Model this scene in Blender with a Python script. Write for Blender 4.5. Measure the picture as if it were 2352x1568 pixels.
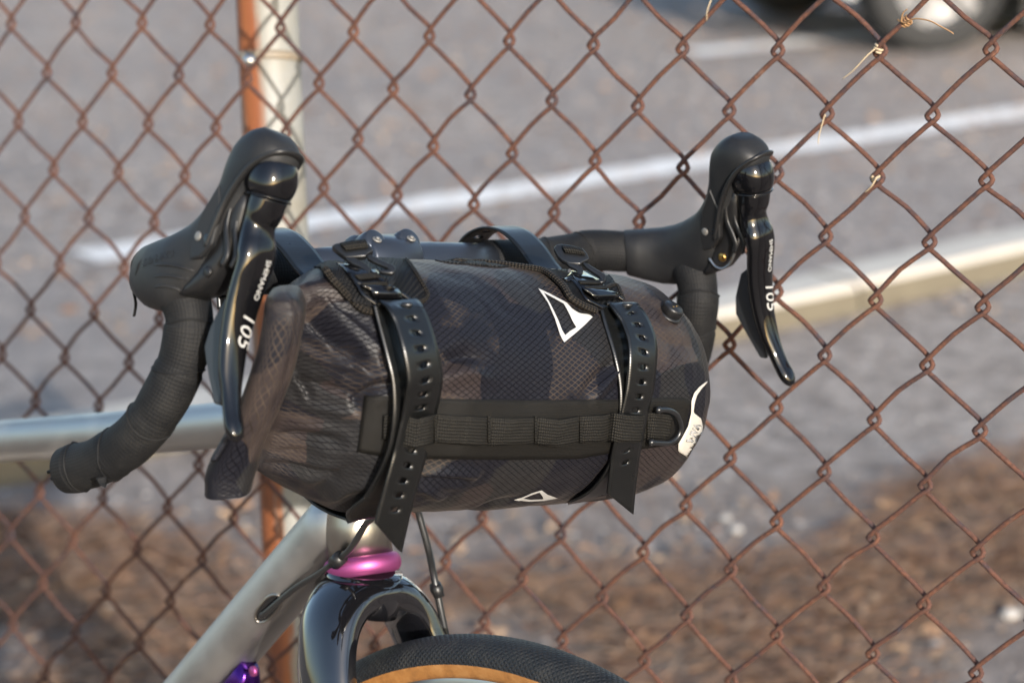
import bpy, bmesh, math, random
from math import sin, cos, tan, pi, radians, atan2, sqrt, hypot, floor
from mathutils import Vector as V, Matrix
from mathutils.bvhtree import BVHTree
from mathutils import noise as MN

random.seed(7)
for o in list(bpy.data.objects):
    bpy.data.objects.remove(o)
SC = bpy.context.scene
COL = SC.collection

# ------------------------------------------------------------------ camera
F0 = 5800.0                      # focal length, in pixels of a 2352 x 1568 picture
PITCH, RHO, HC = radians(14.5), radians(1.0), 1.288
r0 = V((1, 0, 0)); f0 = V((0, cos(PITCH), -sin(PITCH))); u0 = V((0, sin(PITCH), cos(PITCH)))
RI = r0 * cos(RHO) - u0 * sin(RHO); UP = r0 * sin(RHO) + u0 * cos(RHO)
CAM = V((0, 0, HC))
cd = bpy.data.cameras.new('camera'); cam = bpy.data.objects.new('camera', cd); COL.objects.link(cam)
M = Matrix((RI, UP, -f0)).transposed().to_4x4(); M.translation = CAM
cam.matrix_world = M
cd.sensor_width = 36; cd.lens = 36 * F0 / 2352; cd.clip_start = 0.05; cd.clip_end = 2000
cd.dof.use_dof = True; cd.dof.focus_distance = 1.66; cd.dof.aperture_fstop = 6.0
SC.camera = cam

# ------------------------------------------------------------------ light
SUN_AZ, SUN_EL = 20.0, 17.0      # degrees to the right of "behind the camera", height
w = bpy.data.worlds.new('World'); SC.world = w; w.use_nodes = True
nt = w.node_tree; bg = nt.nodes['Background']
sky = nt.nodes.new('ShaderNodeTexSky'); sky.sky_type = 'NISHITA'; sky.sun_disc = False
sky.sun_elevation = radians(SUN_EL); sky.sun_rotation = radians(180 - SUN_AZ)
sky.air_density = 1.0; sky.dust_density = 1.2
nt.links.new(sky.outputs[0], bg.inputs[0]); bg.inputs[1].default_value = 0.15
sl = bpy.data.lights.new('sun', 'SUN'); sl.energy = 3.5; sl.angle = radians(0.6); sl.color = (1.0, 0.935, 0.86)
so = bpy.data.objects.new('sun', sl); COL.objects.link(so)
SUND = V((sin(radians(SUN_AZ)) * cos(radians(SUN_EL)), -cos(radians(SUN_AZ)) * cos(radians(SUN_EL)), sin(radians(SUN_EL))))
so.rotation_euler = SUND.to_track_quat('Z', 'Y').to_euler(); so.location = SUND * 20
SC.view_settings.view_transform = 'Standard'; SC.view_settings.look = 'None'
SC.view_settings.gamma = 1; SC.view_settings.use_curve_mapping = False
SC.view_settings.exposure = 1.28
SC.render.engine = 'CYCLES'

# ------------------------------------------------------------------ placing: rays through the picture meet real planes
def ray(x, y): return RI * ((x - 1176) / F0) - UP * ((y - 784) / F0) + f0
def P(x, y, z): return CAM + ray(x, y) * z
def hit(x, y, p0, n):
    d = ray(x, y); return CAM + d * ((p0 - CAM).dot(n) / d.dot(n))
def G(x, y, z=0.0): return hit(x, y, V((0, 0, z)), V((0, 0, 1)))
ZV = V((0, 0, 1))
PSI, LEAN = radians(44), radians(7.9)
A0 = V((cos(PSI), sin(PSI), 0)); FW = V((sin(PSI), -cos(PSI), 0))
AX = A0 * cos(LEAN) - ZV * sin(LEAN); UB = A0 * sin(LEAN) + ZV * cos(LEAN)
OB = P(910, 580, 1.73)           # middle of the handlebar
def B(a, f, u): return OB + AX * a + FW * f + UB * u
def pa(x, y, a): return hit(x, y, OB + AX * a, AX)
def pf(x, y, f): return hit(x, y, OB + FW * f, FW)
def loc(p): d = p - OB; return d.dot(AX), d.dot(FW), d.dot(UB)

# ------------------------------------------------------------------ objects
def tag(o, label=None, cat=None, group=None, kind=None):
    if label: o['label'] = label
    if cat: o['category'] = cat
    if group: o['group'] = group
    if kind: o['kind'] = kind
    return o
def empty(name, loc_, label, cat, group=None):
    o = bpy.data.objects.new(name, None); COL.objects.link(o); o.location = loc_; o.empty_display_size = 0.05
    return tag(o, label, cat, group)
def world_of(o):
    m = Matrix.Translation(o.location)
    return m
def obj(name, me, mat=None, parent=None, smooth=True):
    """link a mesh whose vertices are in world space, parented without moving"""
    o = bpy.data.objects.new(name, me); COL.objects.link(o)
    if mat is not None and not me.materials:
        me.materials.append(mat)
    if smooth:
        me.polygons.foreach_set('use_smooth', [True] * len(me.polygons))
    if parent is not None:
        o.parent = parent
        if parent.type == 'EMPTY':
            o.matrix_parent_inverse = Matrix.Translation(-parent.location)
    me.update()
    return o
def mesh(verts, faces, uvs=None):
    me = bpy.data.meshes.new('mesh'); me.from_pydata([tuple(v) for v in verts], [], faces)
    if uvs is not None:
        l = me.uv_layers.new(name='UVMap')
        for lp in me.loops:
            l.data[lp.index].uv = uvs[lp.vertex_index]
    return me
class MB:
    """collects pieces of one part"""
    def __init__(s): s.v = []; s.f = []; s.u = []
    def add(s, vs, fs, us=None):
        b = len(s.v); s.v += list(vs); s.f += [tuple(i + b for i in q) for q in fs]
        s.u += list(us) if us is not None else [(0, 0)] * len(vs)
        return s
    def build(s, name, mat, parent=None, smooth=True, uv=True):
        return obj(name, mesh(s.v, s.f, s.u if uv else None), mat, parent, smooth)
def spline(pts, n):
    """Catmull-Rom through pts, n steps per span; entries are tuples of any length"""
    out = []; m = len(pts)
    for i in range(m - 1):
        p0 = pts[max(i - 1, 0)]; p1 = pts[i]; p2 = pts[i + 1]; p3 = pts[min(i + 2, m - 1)]
        for k in range(n):
            t = k / n
            out.append(tuple(0.5 * (2 * b + (c - a) * t + (2 * a - 5 * b + 4 * c - d) * t * t + (3 * b - a - 3 * c + d) * t ** 3)
                             for a, b, c, d in zip(p0, p1, p2, p3)))
    out.append(tuple(pts[-1])); return out
def vs(l): return [V(p) for p in l]
def rings(rs, cap=True, closed=True, uvs=None):
    n = len(rs[0]); v = [p for r in rs for p in r]; f = []
    for i in range(len(rs) - 1):
        for k in range(n if closed else n - 1):
            a = i * n + k; b = i * n + (k + 1) % n
            f.append((a, b, b + n, a + n))
    if cap and closed:
        f.append(tuple(range(n - 1, -1, -1))); f.append(tuple(range((len(rs) - 1) * n, len(rs) * n)))
    return v, f
def frames(path, up):
    out = []; m = len(path)
    for i in range(m):
        t = (path[min(i + 1, m - 1)] - path[max(i - 1, 0)])
        t = t.normalized() if t.length > 1e-9 else V((0, 0, 1))
        x = up.cross(t)
        if x.length < 1e-4: x = V((1, 0.3, 0.2)).cross(t)
        x.normalize(); y = t.cross(x); out.append((t, x, y))
    return out
def pframes(path, up):
    """parallel transport"""
    m = len(path); out = []; x = None
    for i in range(m):
        t = (path[min(i + 1, m - 1)] - path[max(i - 1, 0)]).normalized()
        if x is None:
            x = up.cross(t)
            if x.length < 1e-4: x = V((1, 0.3, 0.2)).cross(t)
        x = (x - t * x.dot(t)).normalized(); out.append((t, x, t.cross(x)))
    return out
def tube(mb, path, rad, n=12, up=ZV, cap=True, ry=None):
    fr = pframes(path, up); rs = []; us = []; L = 0
    for i, p in enumerate(path):
        if i: L += (p - path[i - 1]).length
        r = rad[i] if isinstance(rad, (list, tuple)) else rad
        q = r if ry is None else (ry[i] if isinstance(ry, (list, tuple)) else ry)
        _, x, y = fr[i]
        rs.append([p + x * (r * cos(2 * pi * k / n)) + y * (q * sin(2 * pi * k / n)) for k in range(n)])
        us += [(L, k / n) for k in range(n)]
    v, f = rings(rs, cap); mb.add(v, f, us); return mb
def sup(c, e1, e2, h1, h2, n=24, ex=2.4):
    out = []
    for k in range(n):
        a = 2 * pi * k / n; ca, sa = cos(a), sin(a)
        out.append(c + e1 * (h1 * math.copysign(abs(ca) ** (2 / ex), ca)) + e2 * (h2 * math.copysign(abs(sa) ** (2 / ex), sa)))
    return out
def box(mb, c, ex, ey, ez):
    """c centre; ex,ey,ez half-axis vectors"""
    v = [c + ex * i + ey * j + ez * k for i in (-1, 1) for j in (-1, 1) for k in (-1, 1)]
    mb.add(v, [(0, 1, 3, 2), (4, 6, 7, 5), (0, 4, 5, 1), (2, 3, 7, 6), (0, 2, 6, 4), (1, 5, 7, 3)]); return mb
def disc(mb, c, nrm, r, h, n=20, bev=0.15):
    """a short bevelled cylinder standing on c along nrm"""
    nrm = nrm.normalized(); x = nrm.cross(V((0.3, 0.5, 0.8))).normalized(); y = nrm.cross(x)
    rs = []
    for (rr, hh) in ((r, 0), (r, h * (1 - bev * 2)), (r * (1 - bev), h), (r * .02, h)):
        rs.append([c + nrm * hh + x * (rr * cos(2 * pi * k / n)) + y * (rr * sin(2 * pi * k / n)) for k in range(n)])
    v, f = rings(rs); mb.add(v, f); return mb
def bevel(o, wd, seg=2):
    m = o.modifiers.new('b', 'BEVEL'); m.width = wd; m.segments = seg; m.limit_method = 'ANGLE'; m.angle_limit = radians(35); return o
def subd(o, l=1):
    m = o.modifiers.new('s', 'SUBSURF'); m.levels = l; m.render_levels = l; return o
def solid(o, t, off=0.0):
    m = o.modifiers.new('t', 'SOLIDIFY'); m.thickness = t; m.offset = off; return o

# ------------------------------------------------------------------ materials
class N:
    def __init__(s, name, col=(.5, .5, .5), rough=.5, metal=0.0, spec=.5):
        s.m = bpy.data.materials.new(name); s.m.use_nodes = True; s.t = s.m.node_tree
        s.b = s.t.nodes['Principled BSDF']
        s.set('Base Color', (*col, 1)); s.set('Roughness', rough); s.set('Metallic', metal); s.set('Specular IOR Level', spec)
    def set(s, k, v): s.b.inputs[k].default_value = v; return s
    def n(s, t, **kw):
        x = s.t.nodes.new(t)
        for k, v in kw.items(): setattr(x, k, v)
        return x
    def l(s, a, b): s.t.links.new(a, b)
    def coord(s, which='Object'): return s.n('ShaderNodeTexCoord').outputs[which]
    def mapping(s, src, sc=(1, 1, 1), rot=(0, 0, 0)):
        m = s.n('ShaderNodeMapping'); m.inputs['Scale'].default_value = sc; m.inputs['Rotation'].default_value = rot; s.l(src, m.inputs[0]); return m.outputs[0]
    def noise(s, src, sc, det=4, rough=.55, dist=0.0):
        x = s.n('ShaderNodeTexNoise'); x.inputs['Scale'].default_value = sc; x.inputs['Detail'].default_value = det
        x.inputs['Roughness'].default_value = rough; x.inputs['Distortion'].default_value = dist
        if src is not None: s.l(src, x.inputs['Vector'])
        return x.outputs[0]
    def vor(s, src, sc, feat='F1', out=0):
        x = s.n('ShaderNodeTexVoronoi', feature=feat); x.inputs['Scale'].default_value = sc; s.l(src, x.inputs['Vector']); return x.outputs[out]
    def ramp(s, src, stops, interp='LINEAR'):
        r = s.n('ShaderNodeValToRGB'); r.color_ramp.interpolation = interp; e = r.color_ramp.elements
        while len(e) < len(stops): e.new(0.5)
        for q, (p, c) in zip(e, stops):
            q.position = p; q.color = (*c, 1) if isinstance(c, (tuple, list)) else (c, c, c, 1)
        s.l(src, r.inputs[0]); return r.outputs[0]
    def mix(s, fac, a, b, mode='MIX'):
        x = s.n('ShaderNodeMix', data_type='RGBA', blend_type=mode)
        for sock, val in ((x.inputs[0], fac), (x.inputs[6], a), (x.inputs[7], b)):
            if hasattr(val, 'links'): s.l(val, sock)
            elif isinstance(val, (tuple, list)): sock.default_value = (*val, 1)
            else: sock.default_value = val
        return x.outputs[2]
    def math(s, op, a, b=0.0, c=None):
        x = s.n('ShaderNodeMath', operation=op)
        for i, val in enumerate((a, b, c)):
            if val is None: continue
            if hasattr(val, 'links'): s.l(val, x.inputs[i])
            else: x.inputs[i].default_value = val
        return x.outputs[0]
    def bump(s, h, strength=.3, dist=.001):
        b = s.n('ShaderNodeBump'); b.inputs['Strength'].default_value = strength; b.inputs['Distance'].default_value = dist
        s.l(h, b.inputs['Height']); s.l(b.outputs[0], s.b.inputs['Normal']); return s
    def to(s, sock, key): s.l(sock, s.b.inputs[key]); return s

MT = {}
def mk():
    # rusty fence wire
    x = N('rusty wire', rough=.85, spec=.25); c = x.coord()
    n1 = x.noise(c, 42, 6, .75); n2 = x.noise(c, 380, 5, .75)
    a = x.ramp(n1, [(.30, (.052, .046, .055)), (.38, (.046, .030, .032)), (.46, (.078, .037, .028)), (.60, (.108, .046, .028)), (.72, (.135, .080, .062))])
    b = x.mix(x.ramp(n2, [(.46, 0.0), (.58, 1.0)]), a, x.mix(.5, a, (.022, .017, .018)))
    x.to(b, 'Base Color'); x.bump(n2, .8, .0009); MT['wire'] = x.m
    # painted post with rust runs; object space: z up, x across as seen from the bike
    x = N('rust streaked white paint', rough=.55); c = x.coord()
    st = x.noise(x.mapping(c, (60, 60, 1.6)), 1.0, 5, .6); bl = x.noise(c, 14, 5, .6)
    sep = x.n('ShaderNodeSeparateXYZ'); x.l(c, sep.inputs[0])
    xx = x.math('MULTIPLY', sep.outputs[0], 18.0)
    f = x.math('ADD', x.math('ADD', xx, x.math('MULTIPLY', st, 1.0)), x.math('MULTIPLY', bl, .5))
    paint = x.mix(x.ramp(bl, [(.35, 0.0), (.65, 1.0)]), (.20, .20, .185), (.17, .155, .12))
    rust = x.mix(x.ramp(st, [(.35, 0.0), (.65, 1.0)]), (.25, .082, .022), (.14, .042, .018))
    col = x.mix(x.ramp(f, [(.20, 0.0), (.30, 1.0), (.58, 1.0), (.72, .0)]), x.mix(x.ramp(f, [(.5, .55), (.75, 0.0)]), paint, (.17, .115, .06)), rust)
    x.to(col, 'Base Color'); x.bump(bl, .25, .002); MT['post'] = x.m
    # asphalt
    x = N('worn asphalt', rough=.9, spec=.25); c = x.coord()
    n1 = x.noise(c, 1.1, 5, .6); n2 = x.noise(c, 130, 3, .7); n3 = x.noise(c, 15, 4, .6); vo = x.vor(c, 210)
    a = x.ramp(n3, [(.34, (.135, .105, .088)), (.48, (.285, .246, .214)), (.66, (.40, .352, .312))]); n4 = x.noise(c, 24, 3, .6); a = x.mix(x.ramp(n4, [(.52, 0.0), (.66, .6)]), a, (.17, .125, .105))
    a = x.mix(x.ramp(n1, [(.35, 0.0), (.6, .8)]), a, (.215, .192, .178))
    a = x.mix(x.ramp(n2, [(.38, .55), (.60, 0.0)]), a, (.105, .085, .08))
    a = x.mix(x.ramp(vo, [(.10, .55), (.30, 0.0)]), a, (.40, .37, .34))
    x.to(a, 'Base Color'); x.bump(n2, .7, .006); MT['asphalt'] = x.m
    # verge: gritty, brown leaf dust
    x = N('gritty verge', rough=.95, spec=.2); c = x.coord()
    n1 = x.noise(c, 2.3, 6, .65); n2 = x.noise(c, 90, 3, .7); n3 = x.noise(c, 17, 5, .7)
    a = x.ramp(n3, [(.34, (.135, .113, .098)), (.5, (.27, .235, .206)), (.66, (.40, .355, .317))])
    sep = x.n('ShaderNodeSeparateXYZ'); x.l(c, sep.inputs[0])
    k = x.math('SUBTRACT', 4.25, sep.outputs[1]); k = x.math('ADD', k, x.math('MULTIPLY', n1, 1.3))
    a = x.mix(x.ramp(k, [(.66, 0.0), (1.15, .55)]), a, x.mix(n3, (.125, .094, .077), (.26, .198, .155)))
    a = x.mix(x.ramp(n2, [(.36, .5), (.6, 0.0)]), a, (.07, .055, .05))
    x.to(a, 'Base Color'); x.bump(n2, .8, .008); MT['verge'] = x.m
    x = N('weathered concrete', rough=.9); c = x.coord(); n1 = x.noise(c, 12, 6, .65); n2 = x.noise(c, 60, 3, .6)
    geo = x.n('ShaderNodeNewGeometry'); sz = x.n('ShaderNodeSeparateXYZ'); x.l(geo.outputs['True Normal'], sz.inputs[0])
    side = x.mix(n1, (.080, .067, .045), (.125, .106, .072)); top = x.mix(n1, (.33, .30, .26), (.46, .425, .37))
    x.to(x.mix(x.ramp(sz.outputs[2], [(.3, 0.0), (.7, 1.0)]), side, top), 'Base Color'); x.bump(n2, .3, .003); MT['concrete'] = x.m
    x = N('worn road paint', rough=.75); c = x.coord(); n1 = x.noise(c, 26, 6, .7)
    x.to(x.ramp(n1, [(.34, (.30, .27, .25)), (.46, (.60, .58, .55)), (.7, (.70, .68, .66))]), 'Base Color'); MT['roadpaint'] = x.m
    # leaves and needles
    def island(name, cols, rough=.8):
        y = N(name, rough=rough, spec=.3); g = y.n('ShaderNodeNewGeometry')
        k = len(cols) - 1
        y.to(y.ramp(g.outputs['Random Per Island'], [(i / max(k, 1), c_) for i, c_ in enumerate(cols)]), 'Base Color'); return y.m
    MT['litter'] = island('dry leaf litter', [(.09, .05, .032), (.20, .11, .065), (.32, .19, .11), (.42, .29, .18), (.16, .11, .08)])
    MT['needles'] = island('dry pine needles', [(.13, .065, .035), (.30, .155, .085), (.44, .27, .155), (.20, .105, .06)])
    MT['grit'] = island('grey grit', [(.06, .055, .055), (.20, .18, .17), (.33, .31, .29), (.15, .11, .09), (.5, .47, .44)])
    MT['pale'] = N('pale stone', (.36, .34, .315), .8).m
    MT['vine'] = N('dry vine', (.24, .135, .06), .7).m; MT['vinepale'] = N('bleached vine', (.33, .26, .17), .75).m
    # bicycle
    x = N('hood rubber', (.026, .027, .028), .50, spec=.30); c = x.coord(); n1 = x.noise(c, 30, 5, .6); n2 = x.noise(c, 900, 2, .5)
    x.to(x.mix(x.ramp(n1, [(.4, 0.0), (.75, 1.0)]), (.0075, .008, .0092), (.014, .0138, .0138)), 'Base Color')
    x.to(x.ramp(n1, [(.3, .45), (.7, .62)]), 'Roughness'); x.bump(n2, .15, .0003); MT['rubber'] = x.m
    x = N('textured bar tape', rough=.66, spec=.16); c = x.coord('UV'); n1 = x.noise(x.coord(), 38, 6, .65)
    sep = x.n('ShaderNodeSeparateXYZ'); x.l(c, sep.inputs[0])
    U_ = x.math('MULTIPLY', sep.outputs[0], 2 * pi / .0046); W_ = x.math('MULTIPLY', sep.outputs[1], 2 * pi * 22)
    p1 = x.math('SINE', x.math('ADD', U_, W_)); p2 = x.math('SINE', x.math('SUBTRACT', U_, W_))
    h = x.math('MULTIPLY', p1, p2)
    x.to(x.mix(x.ramp(n1, [(.45, 0.0), (.72, 1.0)]), (.0062, .0064, .007), (.0140, .0138, .0135)), 'Base Color'); x.bump(h, .28, .0005); MT['tape'] = x.m
    x = N('gloss black lever', (.003, .003, .0036), .06, spec=.5)
    n1 = x.noise(x.coord(), 45, 5, .6); x.to(x.ramp(n1, [(.3, .03), (.8, .10)]), 'Roughness'); MT['gloss'] = x.m
    MT['matteblack'] = N('matte black plastic', (.008, .008, .0085), .40, spec=.4).m
    MT['paddle'] = N('satin black paddle', (.016, .0175, .020), .42).m
    MT['letter'] = N('silver lettering', (.42, .415, .40), .35, .2).m
    MT['steel'] = N('bare steel', (.55, .54, .52), .28, 1.0).m
    MT['rivet'] = N('dull rivet', (.20, .19, .175), .55, .6).m
    MT['brass'] = N('brass bolt', (.55, .33, .10), .3, 1.0).m
    x = N('anodised dark bar', (.030, .036, .048), .34, .5); MT['bar'] = x.m
    x = N('blasted titanium', (.50, .47, .42), .46, 1.0); n1 = x.noise(x.coord(), 30, 5, .6)
    x.to(x.mix(n1, (.35, .34, .325), (.46, .445, .425)), 'Base Color'); x.to(x.ramp(n1, [(.3, .40), (.7, .52)]), 'Roughness'); MT['ti'] = x.m
    x = N('polished titanium', (.36, .335, .295), .22, 1.0); n1 = x.noise(x.coord(), 25, 6, .65)
    x.to(x.ramp(n1, [(.35, .27), (.7, .34)]), 'Roughness'); MT['tipol'] = x.m
    MT['pink'] = N('pink anodised', (.33, .070, .215), .46, .85).m
    MT['purple'] = N('purple anodised', (.05, .012, .14), .2, .9).m
    x = N('gloss carbon fork', (.004, .004, .005), .05, spec=.6); x.set('Coat Weight', 1.0); x.set('Coat Roughness', .02); MT['fork'] = x.m
    x = N('tyre tread rubber', (.022, .023, .025), .6, spec=.4); c = x.coord('UV'); sep = x.n('ShaderNodeSeparateXYZ'); x.l(c, sep.inputs[0])
    U_ = x.math('MULTIPLY', sep.outputs[0], 2 * pi / .0050); W_ = x.math('MULTIPLY', sep.outputs[1], 2 * pi * 13)
    p1 = x.math('SINE', x.math('ADD', U_, W_)); p2 = x.math('SINE', x.math('SUBTRACT', U_, W_))
    kn = x.math('MAXIMUM', p1, p2); n1 = x.noise(x.coord(), 60, 5, .6)
    x.to(x.mix(x.ramp(n1, [(.45, 0.0), (.7, 1.0)]), (.007, .008, .010), (.019, .0185, .018)), 'Base Color'); x.bump(kn, .45, .0008); MT['tread'] = x.m
    x = N('tan sidewall', (.36, .165, .045), .6); n1 = x.noise(x.mapping(x.coord(), (1, 1, 1)), 55, 6, .7)
    x.to(x.ramp(n1, [(.32, (.14, .058, .016)), (.5, (.24, .105, .026)), (.72, (.33, .165, .055))]), 'Base Color'); MT['tan'] = x.m
    MT['rimsilver'] = N('brushed rim', (.45, .43, .40), .35, 1.0).m
    MT['cable'] = N('black cable housing', (.012, .012, .012), .35).m
    # bag
    def fabric(name, camo=True):
        x = N(name, rough=.42, spec=.16); c = x.coord('UV')
        sep = x.n('ShaderNodeSeparateXYZ'); x.l(c, sep.inputs[0])
        nz = x.noise(c, 20, 3, .5); wob = x.math('MULTIPLY', x.math('SUBTRACT', nz, .5), .9)
        uu = x.math('DIVIDE', sep.outputs[0], .0064); vv = x.math('DIVIDE', sep.outputs[1], .0036)
        lines = []
        for op in ('ADD', 'SUBTRACT'):
            q = x.math('FRACT', x.math('ADD', x.math(op, uu, vv), wob)); q = x.math('ABSOLUTE', x.math('SUBTRACT', q, .5))
            lines.append(x.ramp(q, [(.0, 1.0), (.045, 1.0), (.095, 0.0)]))
        ln = x.math('MAXIMUM', lines[0], lines[1])
        # printed camouflage: angular patches of navy black, brown and grey
        dv = x.n('ShaderNodeVectorMath', operation='ADD')
        nn = x.n('ShaderNodeTexNoise'); nn.inputs['Scale'].default_value = 11; nn.inputs['Detail'].default_value = 1; x.l(c, nn.inputs['Vector'])
        sc_ = x.n('ShaderNodeVectorMath', operation='SCALE'); sc_.inputs['Scale'].default_value = .03; x.l(nn.outputs['Color'], sc_.inputs[0])
        x.l(c, dv.inputs[0]); x.l(sc_.outputs[0], dv.inputs[1])
        cell = x.n('ShaderNodeTexVoronoi'); cell.inputs['Scale'].default_value = 24; cell.inputs['Randomness'].default_value = 1.0; x.l(dv.outputs[0], cell.inputs['Vector'])
        sc2 = x.n('ShaderNodeSeparateColor'); x.l(cell.outputs['Color'], sc2.inputs[0])
        big = x.noise(c, 9, 1, .4)
        v = x.math('ADD', x.math('MULTIPLY', sc2.outputs[0], .55), x.math('MULTIPLY', big, .55))
        base = x.ramp(v, [(.0, (.0060, .0064, .0098)), (.53, (.0060, .0064, .0098)), (.535, (.0215, .0168, .0170)), (.66, (.0215, .0168, .0170)), (.665, (.0125, .0125, .0135))], 'CONSTANT') if camo else None
        wv = x.noise(c, 2600, 2, .6)
        base = x.mix(x.ramp(wv, [(.35, 0.0), (.7, .45)]), base, x.mix(.12, base, (.05, .040, .033)))
        # rip-stop threads: dark on the face, bronze where they stand proud
        thr = x.math('ADD', sc2.outputs[1], x.math('MULTIPLY', x.math('SUBTRACT', x.noise(c, 45, 2, .5), .5), .35))
        tcol = x.mix(x.ramp(thr, [(.70, 0.0), (.76, 1.0)]), (.0012, .0012, .002), (.058, .044, .034))
        x.to(x.mix(x.math('MULTIPLY', ln, .8), base, tcol), 'Base Color')
        x.set('Sheen Weight', .03); x.set('Sheen Roughness', .35); x.set('Sheen Tint', (.75, .62, .52, 1))
        hh = x.math('ADD', x.math('MULTIPLY', ln, -.8), x.math('MULTIPLY', wv, .35)); cr_ = x.math('ABSOLUTE', x.math('SUBTRACT', x.noise(c, 26, 3, .5, 1.2), .5)); cr_ = x.math('POWER', x.math('SUBTRACT', 1.0, x.math('MULTIPLY', cr_, 2.0)), 9.0)
        hh = x.math('ADD', hh, x.math('MULTIPLY', cr_, .9)); x.bump(hh, .5, .0004)
        x.to(x.math('MULTIPLY_ADD', ln, -.14, .17), 'Specular IOR Level')
        return x.m
    MT['fabric'] = fabric('camouflage rip-stop')
    x = N('plain rip-stop lining', (.010, .011, .016), .5); MT['lining'] = x.m
    def woven(name, col, col2, su, sv, rough=.7, st=.6):
        x = N(name, rough=rough, spec=.16); c = x.coord('UV'); sep = x.n('ShaderNodeSeparateXYZ'); x.l(c, sep.inputs[0])
        p = x.math('SINE', x.math('MULTIPLY', sep.outputs[0], 2 * pi / su)); q = x.math('SINE', x.math('MULTIPLY', sep.outputs[1], 2 * pi / sv))
        h = x.math('ADD', x.math('MULTIPLY', p, .6), x.math('MULTIPLY', q, .6)); n1 = x.noise(c, 900, 3, .6)
        x.to(x.mix(x.ramp(x.math('ADD', x.math('MULTIPLY', h, .4), n1), [(.35, 0.0), (.9, 1.0)]), col, col2), 'Base Color'); x.bump(h, st, .0006); return x.m
    MT['webbing'] = woven('nylon webbing', (.0035, .0033, .003), (.018, .0165, .0135), .0016, .0021)
    MT['patch'] = woven('coated patch', (.0046, .0043, .0038), (.0095, .0086, .0074), .0011, .0011, .55, .35)
    MT['meshcloth'] = woven('spacer mesh', (.003, .0033, .0045), (.013, .0128, .0125), .0026, .0020, .6, .9)
    MT['binding'] = woven('edge binding', (.004, .0037, .0034), (.032, .026, .020), .0022, .12, .6, .9)
    x = N('black strap rubber', (.0032, .0034, .0034), .36, spec=.5); c = x.coord('UV'); sep = x.n('ShaderNodeSeparateXYZ'); x.l(c, sep.inputs[0])
    p = x.math('SINE', x.math('MULTIPLY', sep.outputs[0], 2 * pi / .0016)); n1 = x.noise(x.coord(), 60, 4, .6); x.to(x.ramp(n1, [(.3, .27), (.75, .40)]), 'Roughness'); x.bump(p, .06, .0003); MT['strap'] = x.m
    MT['buckle'] = N('black moulded plastic', (.008, .0085, .0095), .30, spec=.5).m
    x = N('reflective print', (.70, .69, .66), .5); n1 = x.noise(x.coord(), 2200, 2, .6); x.to(x.mix(n1, (.30, .298, .29), (.40, .395, .38)), 'Base Color'); MT['print'] = x.m
    x = N('cream label', (.66, .62, .55), .7); n1 = x.noise(x.coord(), 300, 4, .6); x.to(x.mix(n1, (.32, .30, .265), (.42, .395, .355)), 'Base Color'); MT['label'] = x.m
    MT['labelink'] = N('label ink', (.20, .20, .20), .7).m
    # car
    x = N('white car paint', (.55, .55, .55), .25); x.set('Coat Weight', .7); x.set('Coat Roughness', .05); MT['carpaint'] = x.m
    MT['glass'] = N('dark car glass', (.01, .012, .014), .05, spec=.8).m
    MT['tyreblack'] = N('car tyre', (.018, .018, .018), .8).m
    MT['alloy'] = N('silver alloy', (.22, .22, .225), .45, .7).m
    MT['trim'] = N('black trim', (.02, .02, .02), .5).m
    MT['lamp'] = N('lamp lens', (.7, .7, .7), .1).m; MT['redlamp'] = N('red lens', (.35, .02, .02), .2).m
mk()

# ================================================================== SETTING
KERB = [(-420, 1052), (116, 950), (335, 908), (990, 789), (1621, 671), (1954, 603), (2352, 516), (2900, 392)]
KT = 0.065                                        # kerb height
kp = [G(x, y, KT) for x, y in KERB]               # far top edge of the kerb
kp = vs(spline([tuple(p) for p in kp], 6))
d0 = (kp[1] - kp[0]).normalized(); d1 = (kp[-1] - kp[-2]).normalized()
kp = [kp[0] - d0 * 14] + kp + [kp[-1] + d1 * 16]
def side(pts):
    out = []
    for i in range(len(pts)):
        t = (pts[min(i + 1, len(pts) - 1)] - pts[max(i - 1, 0)]); t.z = 0; t.normalize(); out.append(V((t.y, -t.x, 0)))
    return out                                    # towards the camera
ks = side(kp)
def grid_sheet(name, x0, x1, y0, y1, z, mat, n=1):
    me = mesh([(x0, y0, z), (x1, y0, z), (x1, y1, z), (x0, y1, z)], [(0, 1, 2, 3)]); return tag(obj(name, me, mat, smooth=False), kind='structure')
grid_sheet('ground', -600, 600, -600, 900, 0.0, MT['verge'])
# parking asphalt: from the kerb's far edge to the distance
v = []; f = []
for p, s_ in zip(kp, ks):
    q = p + s_ * 0.01; v.append(V((q.x, q.y, .004)))
for p in kp: v.append(V((p.x * 1.0 - 6 + p.x * 3, 60 + p.y * 3, .004)))
n = len(kp)
for i in range(n - 1): f.append((i, i + 1, n + i + 1, n + i))
tag(obj('parking_asphalt', mesh(v, f), MT['asphalt'], smooth=False), kind='structure')
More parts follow.
